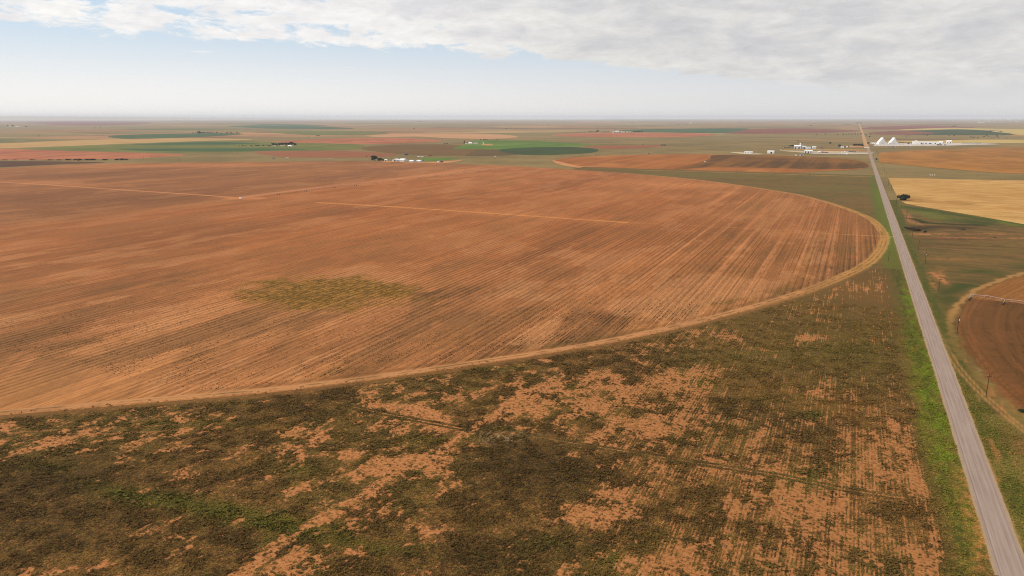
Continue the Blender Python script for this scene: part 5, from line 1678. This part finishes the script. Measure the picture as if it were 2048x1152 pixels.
def trailer(px, py, label, L=10.0, mat='dgrey', group=None, rz=0.0, h=3.0):
    x, y = at(px, py); e = empty('module_trailer', x, y, rz); tag(e, label, 'trailer', group)
    m_ = MB(); m_.box(-L / 2, -1.25, .9, L / 2, 1.25, .9 + h)
    for k in range(6): m_.box(-L / 2 + k * L / 5.2, -1.33, .9, -L / 2 + k * L / 5.2 + .15, -1.25, .9 + h)
    m_.build('box', PM[mat], e)
    m_ = MB(); m_.tube((L / 2, 0, .7), (L / 2 + 2, 0, .6), .1); m_.build('drawbar', PM['dgrey'], e)
    wheels(e, (-L / 4, L / 4), 1.1, .5)


truck(1734, 297.4, 'white semi truck crossing the paved road on the highway', 19)
pickup(1743.5, 293.2, 'dark pickup truck by the left corner of the white yard', 'dgrey', .2, 1.6)
truck(1788, 295.3, 'dark truck on the highway in front of the right seed house', 12, 'dgrey')
truck(1818.5, 294.9, 'dark truck on the highway left of the long warehouse', 9, 'dgrey')
pickup(1692.5, 305.2, 'white pickup truck at the head of the dark trailer row', 'white', .3, 2.2)
pickup(156.5, 321.4, 'dark red pickup truck parked before the dark hedge on the left', 'red', 2.6, 1.7)
pickup(547.5, 316.8, 'dark pickup truck on the grass left of the red field edge', 'dgrey', .1, 1.6)
pickup(574.5, 316.6, 'white pickup truck on the grass below the red field', 'white', .1, 1.6)
pickup(658, 317.8, 'grey pickup truck on the grass lane before the farmstead', 'grey', .1, 1.6)
for i, px in enumerate((1697.5, 1701.5, 1705.5, 1709.5)):
    trailer(px, 304.7 + i * .25, 'dark cotton trailer in the short row behind the white pickup truck', 6.5, 'dgrey', 'dark cotton trailers in the gin yard', 0)
for px in (1874.5, 1877, 1879.5, 1882):
    trailer(px, 291.3, 'black trailer parked end-on in front of the long white warehouse', 12, 'dark', 'black trailers before the long warehouse', 1.57, 3.6)
trailer(1890, 291.4, 'single dark trailer on the white yard left of the square warehouse', 7, 'dgrey')
trailer(1860, 288.9, 'blue trailer against the long white warehouse', 10, 'blued')
trailer(1845, 289.3, 'blue grey trailer beside the gabled warehouse', 8, 'blued')
for i, px in enumerate(np.linspace(1923, 1961, 16)):
    x, y = at(px, 288.2 + (i % 2) * .9)
    m_ = MB(); m_.box(-2.8, -1.3, 0, 2.8, 1.3, 2.2); m_.box(-2.6, -1.1, 2.2, 2.6, 1.1, 2.8)
    o = m_.build('cotton_module', PM['module']); o.location = (x, y, 0); o.rotation_euler = (0, 0, rng.uniform(-.2, .2))
    tag(o, 'grey wrapped cotton module lined up at the right end of the white yard', 'cotton module', 'cotton modules on the white yard')
for px, py in [(1755, 291.6), (1762, 291.9), (1768, 292), (1776, 291.8), (1800, 290.2), (1806, 290.4), (1843, 292.6)]:
    x, y = at(px, py); m_ = MB(); m_.box(-2, -1.2, 0, 2, 1.2, 1.6); m_.box(-1.9, -1.1, 1.6, 1.9, 1.1, 2.0)
    o = m_.build('cotton_bale', PM['module']); o.location = (x, y, 0)
    tag(o, 'small grey bundle standing on the white yard near the seed houses', 'bale', 'small grey bundles on the white yard')
for i, (px, py) in enumerate([(1860.3, 351.2), (1864.5, 351.6), (1869.0, 351.3)]):
    x, y = at(px, py); m_ = MB(); m_.tube((-.8, 0, .75), (.8, 0, .75), .75, .75, 14)
    o = m_.build('hay_bale', PM['white']); o.location = (x, y, 0)
    tag(o, 'white wrapped round bale, one of three in the grass beyond the straw field', 'hay bale', 'white round bales beyond the straw field')


# ---- centre pivot irrigation machines
def pivot(cx, cy, ang, n_tow, step, h, label, first=None, tower_list=None, box=True):
    e = empty('centre_pivot', cx, cy, ang); tag(e, label, 'irrigation pivot')
    if box:
        m_ = MB()
        for sx_ in (-1, 1):
            for sy_ in (-1, 1): m_.tube((sx_ * 1.3, sy_ * 1.3, 0), (sx_ * .3, sy_ * .3, 4.2), .08)
        m_.tube((0, 0, 0), (0, 0, 4.6), .15)
        m_.build('pivot_tower', PM['galv'], e)
    d = tower_list or [step * (i + 1) for i in range(n_tow)]
    prev = 0.0
    for q in d:
        s_ = MB(); zc = h
        s_.tube((prev, 0, zc), ((prev + q) / 2, 0, zc + .7), .09, .09, 6); s_.tube(((prev + q) / 2, 0, zc + .7), (q, 0, zc), .09, .09, 6)
        K = 6
        for k in range(K):
            xa = prev + (q - prev) * (k + .5) / K; zl = zc - 1.0 + .4 * math.sin(math.pi * (k + .5) / K)
            for sg in (-.5, .5): s_.tube((xa, 0, zc + .4), (xa, sg, zl), .03, .03, 4, False)
        for sg in (-.5, .5): s_.tube((prev + 1, sg, zc - .9), (q - 1, sg, zc - .9), .02, .02, 4, False)
        s_.build('span', PM['galv'], e)
        t_ = MB()
        for sg in (-1, 1):
            t_.tube((q, sg * 2.1, .8), (q, sg * .25, h), .07, .07, 5)
        t_.tube((q, -2.2, .75), (q, 2.2, .75), .1, .1, 6)
        to = t_.build('drive_tower', PM['galv'], e)
        for sg in (-1, 1):
            w_ = MB(); w_.tube((q - .3, sg * 2.1, .85), (q + .3, sg * 2.1, .85), .85, .85, 14); w_.build('wheel', PM['tyre'], to)
        prev = q
    return e


c0 = at(487, 397.5)
tw = [at(*p) for p in [(550, 389), (608, 383), (660, 376), (710, 371.5), (754, 367), (795, 361), (834, 356.5), (869, 353), (902, 349.5), (934, 346.5), (962, 343.5), (990, 341)]]
ang = math.atan2(tw[-4][1] - c0[1], tw[-4][0] - c0[0])
pivot(c0[0], c0[1], ang, 0, 0, 3.6, 'long thin centre pivot sprinkler on paired wheels across the big round field', tower_list=[math.hypot(p[0] - c0[0], p[1] - c0[1]) for p in tw])
x, y = c0
e = empty('pump_cabin', x - 3.5, y - 2); tag(e, 'small white pump cabin at the hub of the big round field', 'cabin')
m_ = MB(); m_.box(-1.7, -1.3, .02, 1.7, 1.3, 2.3); m_.build('wall', PM['white'], e)
m_ = MB(); m_.box(-1.85, -1.45, 2.3, 1.85, 1.45, 2.5); m_.build('roof', PM['whiter'], e)
m_ = MB(); m_.box(-.5, -1.38, .05, .5, -1.3, 2.0); m_.build('door', PM['grey'], e)

p0 = at(2007, 611); pA = PIPE[0]
dirx, diry = p0[0] - pA[0], p0[1] - pA[1]
ang = math.atan2(pA[1] - EC[1], pA[0] - EC[0])
tR = math.hypot(p0[0] - EC[0], p0[1] - EC[1]); eR = math.hypot(pA[0] - EC[0], pA[1] - EC[1])
ang = math.atan2(p0[1] - EC[1], p0[0] - EC[0])
pivot(EC[0], EC[1], ang, 0, 0, 3.8, 'pale sprinkler pipe of the small round field at the right edge', tower_list=[tR - 2 * 42, tR - 42, tR, min(eR, tR + 30)] if tR > 100 else [tR * .5, tR, eR])
print('EAST', EC, ER, tR, eR)

# ---- trees
G = 'dark shelter trees around the farmhouse in the left pasture'
for px, w, h in [(547, 7, 6.0), (553, 7, 5.2), (559, 8, 5.5), (565, 9, 6.6), (572, 9, 7.0), (578, 9, 6.6), (584, 10, 8.6), (590, 7, 5.4)]:
    tree('tree', 'round', px, 291.2, w, h, 'dark tree in the dense clump over the white farmhouse in the left pasture', group=G)
for px, w, h in [(479, 3, 1.4), (486, 4, 1.6), (491, 3, 1.2), (502, 4, 1.8), (505, 3, 1.5), (514, 6, 2.4), (518, 4, 2.0), (527, 4, 2.4), (537, 4, 2), (541, 4, 2.6)]:
    tree('bush', 'shrub', px, 292 + rng.uniform(-.4, .4), w, h, 'small olive bush in the loose line left of the dark shelter trees', 'bush', 'bushes left of the shelter trees')
G = 'row of small dark trees above the far green field'
for px, w, h in [(386, 3, 2), (391, 3, 1.6), (406, 4, 3), (409, 4, 3.2), (413, 3, 2.4), (417, 4, 2.6), (421, 4, 2.6), (425, 3, 2.4), (429, 3, 2.2), (434, 4, 3), (440, 3, 1.8), (445, 3, 2), (451, 3, 2), (455, 4, 3), (460, 3, 2.2), (463, 4, 2.8), (467, 3, 2), (472, 3, 2.6), (475, 3, 3), (479, 3, 2)]:
    tree('tree', 'round', px, 266.4 + (px - 386) * .008, w, h, 'small dark tree in the evenly spaced row above the far green field', group=G)
tree('tree', 'wide', 399, 266.5, 8, 5.2, 'widest dark tree in the row above the far green field')
tree('tree', 'round', 750, 321.5, 15, 11.5, 'tall dark round tree left of the metal barns')
tree('tree', 'round', 744.5, 321.5, 7, 5.5, 'low dark tree at the left foot of the tall farmstead tree')
tree('tree', 'wide', 759.5, 321, 11, 6, 'dark spreading tree right of the tall farmstead tree')
tree('tree', 'wide', 766, 321, 7, 3.2, 'lowest dark tree of the farmstead clump beside the small white shed')
tree('bush', 'shrub', 814.5, 321.5, 4, 2.6, 'dark bush between the widest barn and the light grey barn', 'bush')
tree('bush', 'shrub', 845.5, 322.5, 3.4, 3, 'dark bush at the right end of the barn row', 'bush')
tree('bush', 'shrub', 859.5, 311.8, 3.5, 2, 'left one of two bushes behind the small green plot', 'bush')
tree('bush', 'shrub', 863.5, 311.8, 3, 2, 'right one of two bushes behind the small green plot', 'bush')
tree('bush', 'shrub', 733, 314, 2, 2, 'tiny bush at the edge of the brick red field', 'bush')
tree('tree', 'tall', 928.6, 287, 2.6, 5.6, 'thin dark tree left of the white farmhouse in the green crop')
for px, w in [(889.5, 3.5), (894, 4)]:
    tree('bush', 'shrub', px, 288, w, 2, 'dark bush at the far rim of the brown pivot field', 'bush', 'dark bushes on the brown pivot field rim')
for px, w, h in [(960.5, 2.4, 2), (968, 3, 2), (970.5, 3, 1.8), (974, 2.6, 2), (994, 2.6, 1.6)]:
    tree('bush', 'shrub', px, 279.9, w, h, 'small dark bush along the far edge of the bright green crop', 'bush', 'bushes along the far edge of the green crop')
G = 'far dark trees left of the blue fronted shed'
for px, w, h in [(1179, 4, 1.9), (1182.5, 4, 1.8), (1186, 4, 1.6), (1191, 4, 2), (1204, 2.4, 1.3), (1209, 3.5, 1.6), (1212, 3.5, 1.5), (1216, 4, 1.6)]:
    tree('tree', 'round', px, 264.6, w, h, 'small dark tree in the broken line left of the blue fronted shed', group=G)
tree('tree', 'round', 1195, 264.5, 5.5, 4.2, 'tallest dark tree in the line left of the blue fronted shed')
tree('tree', 'round', 1230, 259.6, 2.4, 2.2, 'single dark tree behind the blue fronted shed')
for px in (1269, 1272.5, 1276, 1280, 1284):
    tree('tree', 'round', px, 264.8, 5, 2.8, 'dark tree in the tight clump right of the blue fronted shed', group='dark tree clump right of the blue shed')
tree('bush', 'shrub', 1286, 290.8, 3, 1.8, 'small dark bush at the tip of the dull red field', 'bush')
for px in (1324.5, 1329):
    tree('bush', 'wide', px, 291.3, 6, 2.2, 'dark thicket at the right end of the dull red field', 'bush', 'dark thicket right of the dull red field')
tree('bush', 'shrub', 1193, 311, 3, 1.6, 'dark bush in the grass above the left tip of the far pivot field', 'bush', None)
tree('bush', 'shrub', 1199, 310.6, 3, 1.2, 'smaller bush just right of the one above the far pivot field tip', 'bush')
tree('bush', 'shrub', 1298, 308.3, 2.6, 2, 'single bush on the far rim of the orange and brown pivot field', 'bush')
tree('tree', 'round', 828.5, 258.6, 3.4, 2.4, 'single dark dot of a tree in far tan land left of centre')
tree('tree', 'round', 1012, 258.4, 2.4, 2.0, 'single small tree in far tan land at the centre')
tree('tree', 'wide', 838, 243.2, 12, 1.4, 'long grey blue grove far off left of centre')
for px, py, w, h, lab in [(15.5, 252.4, 3.4, 3.0, 'pointed dark tree at the far left edge'), (25, 252.4, 5.4, 3.4, 'round dark tree between two far left white sheds'), (52.5, 253.2, 5, 2.2, 'dark tree by the tiny white shed at the far left'),
                          (190, 255.9, 5, 1.3, 'low dark far tree on the left, left one of two'), (201, 256.3, 2.4, 2.0, 'small dark far tree on the left, right one of two'), (78, 271.8, 4, 1.2, 'low dark bush alone in the left tan land'),
                          (353, 241.8, 10, 1.2, 'hazy grove far off above the far green field'), (477, 235.0, 6, 1.5, 'hazy grove near the horizon left of centre'), (651, 237.4, 6, 1.2, 'hazy grove near the horizon, the one nearer to the centre'),
                          (599, 264, 3, 1.1, 'faint far bush in the pale green pasture'), (635, 271.6, 8, 1.4, 'low far thicket above the pink tan field'), (617, 272.8, 3, 1.0, 'small far bush left of the low thicket')]:
    tree('tree', 'round', px, py, w, h, lab)
G = 'small trees in the row left of the dirt road'
for px, w, h in [(1675.5, 2.4, 1.6), (1686.5, 3, 2.2), (1692.2, 2.4, 2.4), (1698, 2.2, 2.6), (1703.8, 2.4, 2.6), (1709.8, 2.4, 3), (1715.5, 2.2, 2.8)]:
    tree('tree', 'tall', px, 270, w, h, 'small tree in the evenly spaced row left of the dirt road', group=G)
tree('tree', 'round', 1721.6, 270.2, 3.6, 3.6, 'largest dark tree of the row, touching the dirt road')
tree('tree', 'round', 1731, 271.6, 4.2, 2.6, 'dark tree just right of the dirt road')
tree('tree', 'round', 1738.6, 275.3, 3.4, 2.8, 'dark tree right of the dirt road above the seed houses')
tree('bush', 'wide', 1741, 269.6, 5, 1.4, 'low thicket behind the two trees right of the dirt road', 'bush')
tree('tree', 'round', 1650.5, 270, 4, 2.2, 'single dark tree left of the tree row')
tree('bush', 'shrub', 1633, 269.6, 3, 1.6, 'small bush farther left of the tree row', 'bush')
tree('tree', 'round', 1596, 283.4, 3, 2.4, 'lone small tree in the grass behind the tall gin building')
tree('tree', 'wide', 1660.3, 288, 5, 3.6, 'lone dark tree in the grass behind the gin yard')
for px, w, h in [(1580, 5, 3.6), (1584, 6, 4.6), (1588, 5, 3.8)]:
    tree('tree', 'round', px, 294.3, w, h, 'dark tree at the left end of the tall gin building', group='dark trees at the gin building')
for px, w, h in [(1570, 3, 2), (1577, 4, 2)]:
    tree('bush', 'shrub', px, 296, w, h, 'brown bush left of the gin building trees', 'bush', 'brown bushes left of the gin trees')
tree('tree', 'round', 1678, 295.6, 6, 6.4, 'tall dark tree left of the white house by the highway')
tree('tree', 'round', 1689, 296.4, 4.4, 3.4, 'small dark tree right of the white house by the highway')
tree('tree', 'round', 1695.5, 296, 3.6, 3.4, 'small dark tree right of the tiny white house')
G = 'dark tree clump left of the dirt road by the highway'
for px, w, h in [(1708, 7, 5.4), (1712, 7, 5.8), (1717, 7, 5.8), (1721.5, 7, 5.8), (1725.5, 5, 3.4)]:
    tree('tree', 'round', px, 293.6, w, h, 'dark tree of the dense clump beside the dirt road and the highway', group=G)
tree('bush', 'shrub', 1736.5, 288.4, 4, 4.4, 'green bush at the left corner of the white yard', 'bush')
for px in (1718, 1714.5, 1721.5):
    tree('tree', 'round', px, 247.4, 6, 1.9, 'hazy dark tree where the dirt road ends', group='hazy trees at the end of the dirt road')
for px in (1690, 1694, 1697.5, 1701):
    tree('tree', 'round', px, 249.8, 4, .9, 'hazy tree in the short far row left of the dirt road end', group='hazy far tree row')
tree('tree', 'round', 1628, 247.6, 4, 1.2, 'hazy far grove in the pale land left of the dirt road')
tree('bush', 'wide', 1621, 251.6, 7, .9, 'hazy far hedge in the pale land left of the dirt road', 'bush')
for px, py, w, h in [(1357, 249.8, 4, .9), (1372, 250.2, 3, 1.2), (1286, 247.2, 2.6, 1.2), (1264, 245.6, 6, .8), (1394, 246.8, 4, .9), (1481, 244, 3, .9), (915, 240.6, 5, .8), (1097, 249, 5, .9), (1334, 240.8, 4, .8)]:
    tree('tree', 'round', px, py, w, h, 'tiny hazy far tree in the pale land below the horizon', group='tiny hazy far trees')
tree('tree', 'wide', 1974, 265, 5.5, 1.8, 'dark farm tree far right, the one at the left of its clump')
tree('tree', 'wide', 1980, 264.6, 5.5, 2.2, 'dark farm tree far right beside the pinkish sheds')
tree('tree', 'wide', 2001, 264.8, 6, 1.7, 'dark farm tree far right, right of the pinkish sheds')
tree('tree', 'wide', 1908, 253.6, 9, 1.6, 'hazy grove behind the far right dark green field')
G = 'mesquite trees dotted behind the white yard'
for px, py, w, h in [(1942, 275.4, 3.4, 2), (1946.3, 277.2, 3.6, 2), (1949, 275.5, 2.4, 1.8), (1955.6, 276, 3.4, 2), (1968, 274.5, 3, 2.6), (1973, 273.2, 3.6, 2), (1977.5, 274, 2.6, 1.8), (1994.5, 274.3, 3.6, 3), (1983, 277, 2.4, 1.4), (1987.5, 277, 2.8, 1.8), (1997, 277, 2.4, 1.6), (2013, 277.5, 3, 1.6),
                     (1850, 272, 2.4, 1.4), (1854.5, 272, 2.4, 1.8), (1898, 272.2, 2.6, 1.4), (1908, 272.6, 3.6, 1.8), (1812, 273, 4, 1.2), (1818, 273.4, 2.6, 1.8), (1813, 276.3, 3, 1), (1800, 286, 3, 2), (1805, 286, 3, 1.8), (1817, 288.4, 5, 2.6)]:
    tree('tree', 'wide', px, py, w, h, 'small dark mesquite tree in the grass behind the white yard', group=G)
tree('tree', 'wide', 1753, 320.6, 4.8, 4.2, 'small round dark tree in the grass beside the near rim of the ochre field')
tree('tree', 'wide', 1807.5, 401.6, 27, 13.5, 'lone dark bushy tree with its shadow on the straw field')

G = 'dark hedge bushes along the left grass strip'
for px, w, h in [(137, 11, 3), (150, 8, 2.4), (158, 11, 3.2), (176, 12, 3), (186, 12, 3), (209, 10, 2.2), (234, 10, 3), (243, 12, 3.6), (252, 10, 2.6), (64, 10, 1.8), (100, 9, 1.6), (118, 9, 1.6), (10, 9, 1.6), (30, 10, 1.4)]:
    tree('bush', 'wide', px, 319.6, w, h, 'dark bush in the hedge below the red field at the left', 'bush', G)
# brush right of the road
G = 'dead brush heaps right of the road'
for px, py, w, h in [(1811, 457, 8, 3), (1818, 459.5, 11, 4), (1826, 462, 13, 6), (1832, 463.5, 11, 7), (1838, 463, 10, 4)]:
    tree('brush_heap', 'dry', px, py, w, h, 'dark dead brush in the heap right of the road past the green swale', 'brush heap', G)
tree('bush', 'shrub', 1850, 466.5, 6, 5.4, 'dark green bush just right of the dead brush heap', 'bush')
for px, py, w, h in [(1917, 459.5, 9, 1.8), (1925, 460.5, 11, 2.4), (1990, 477.5, 5, 3.2), (1994, 480, 6, 1.6), (2015, 470, 12, 1.6), (2030, 467.5, 14, 1.4)]:
    tree('brush_heap', 'dry', px, py, w, h, 'low dark brush strewn in the rough land below the straw field', 'brush heap', 'low brush strewn below the straw field')
tree('bush', 'shrub', 2044, 826, 16, 10, 'dark green bush beside the sandy lane at the right edge', 'bush')

# ------------------------------------------------------------------ the air
m = bpy.data.materials.new('haze'); m.use_nodes = True
t = m.node_tree; t.nodes.clear()
vp = t.nodes.new('ShaderNodeVolumePrincipled'); oo = t.nodes.new('ShaderNodeOutputMaterial')
vp.inputs['Color'].default_value = (0.76, 0.84, 1.0, 1)
vp.inputs['Density'].default_value = 3.0e-5
vp.inputs['Anisotropy'].default_value = 0.0
t.links.new(vp.outputs[0], oo.inputs['Volume'])
hb = MB(); hb.box(-72000, -72000, -20, 72000, 72000, 256)
tag(hb.build('haze', m), 'thin pale haze over the whole plain', kind='stuff')
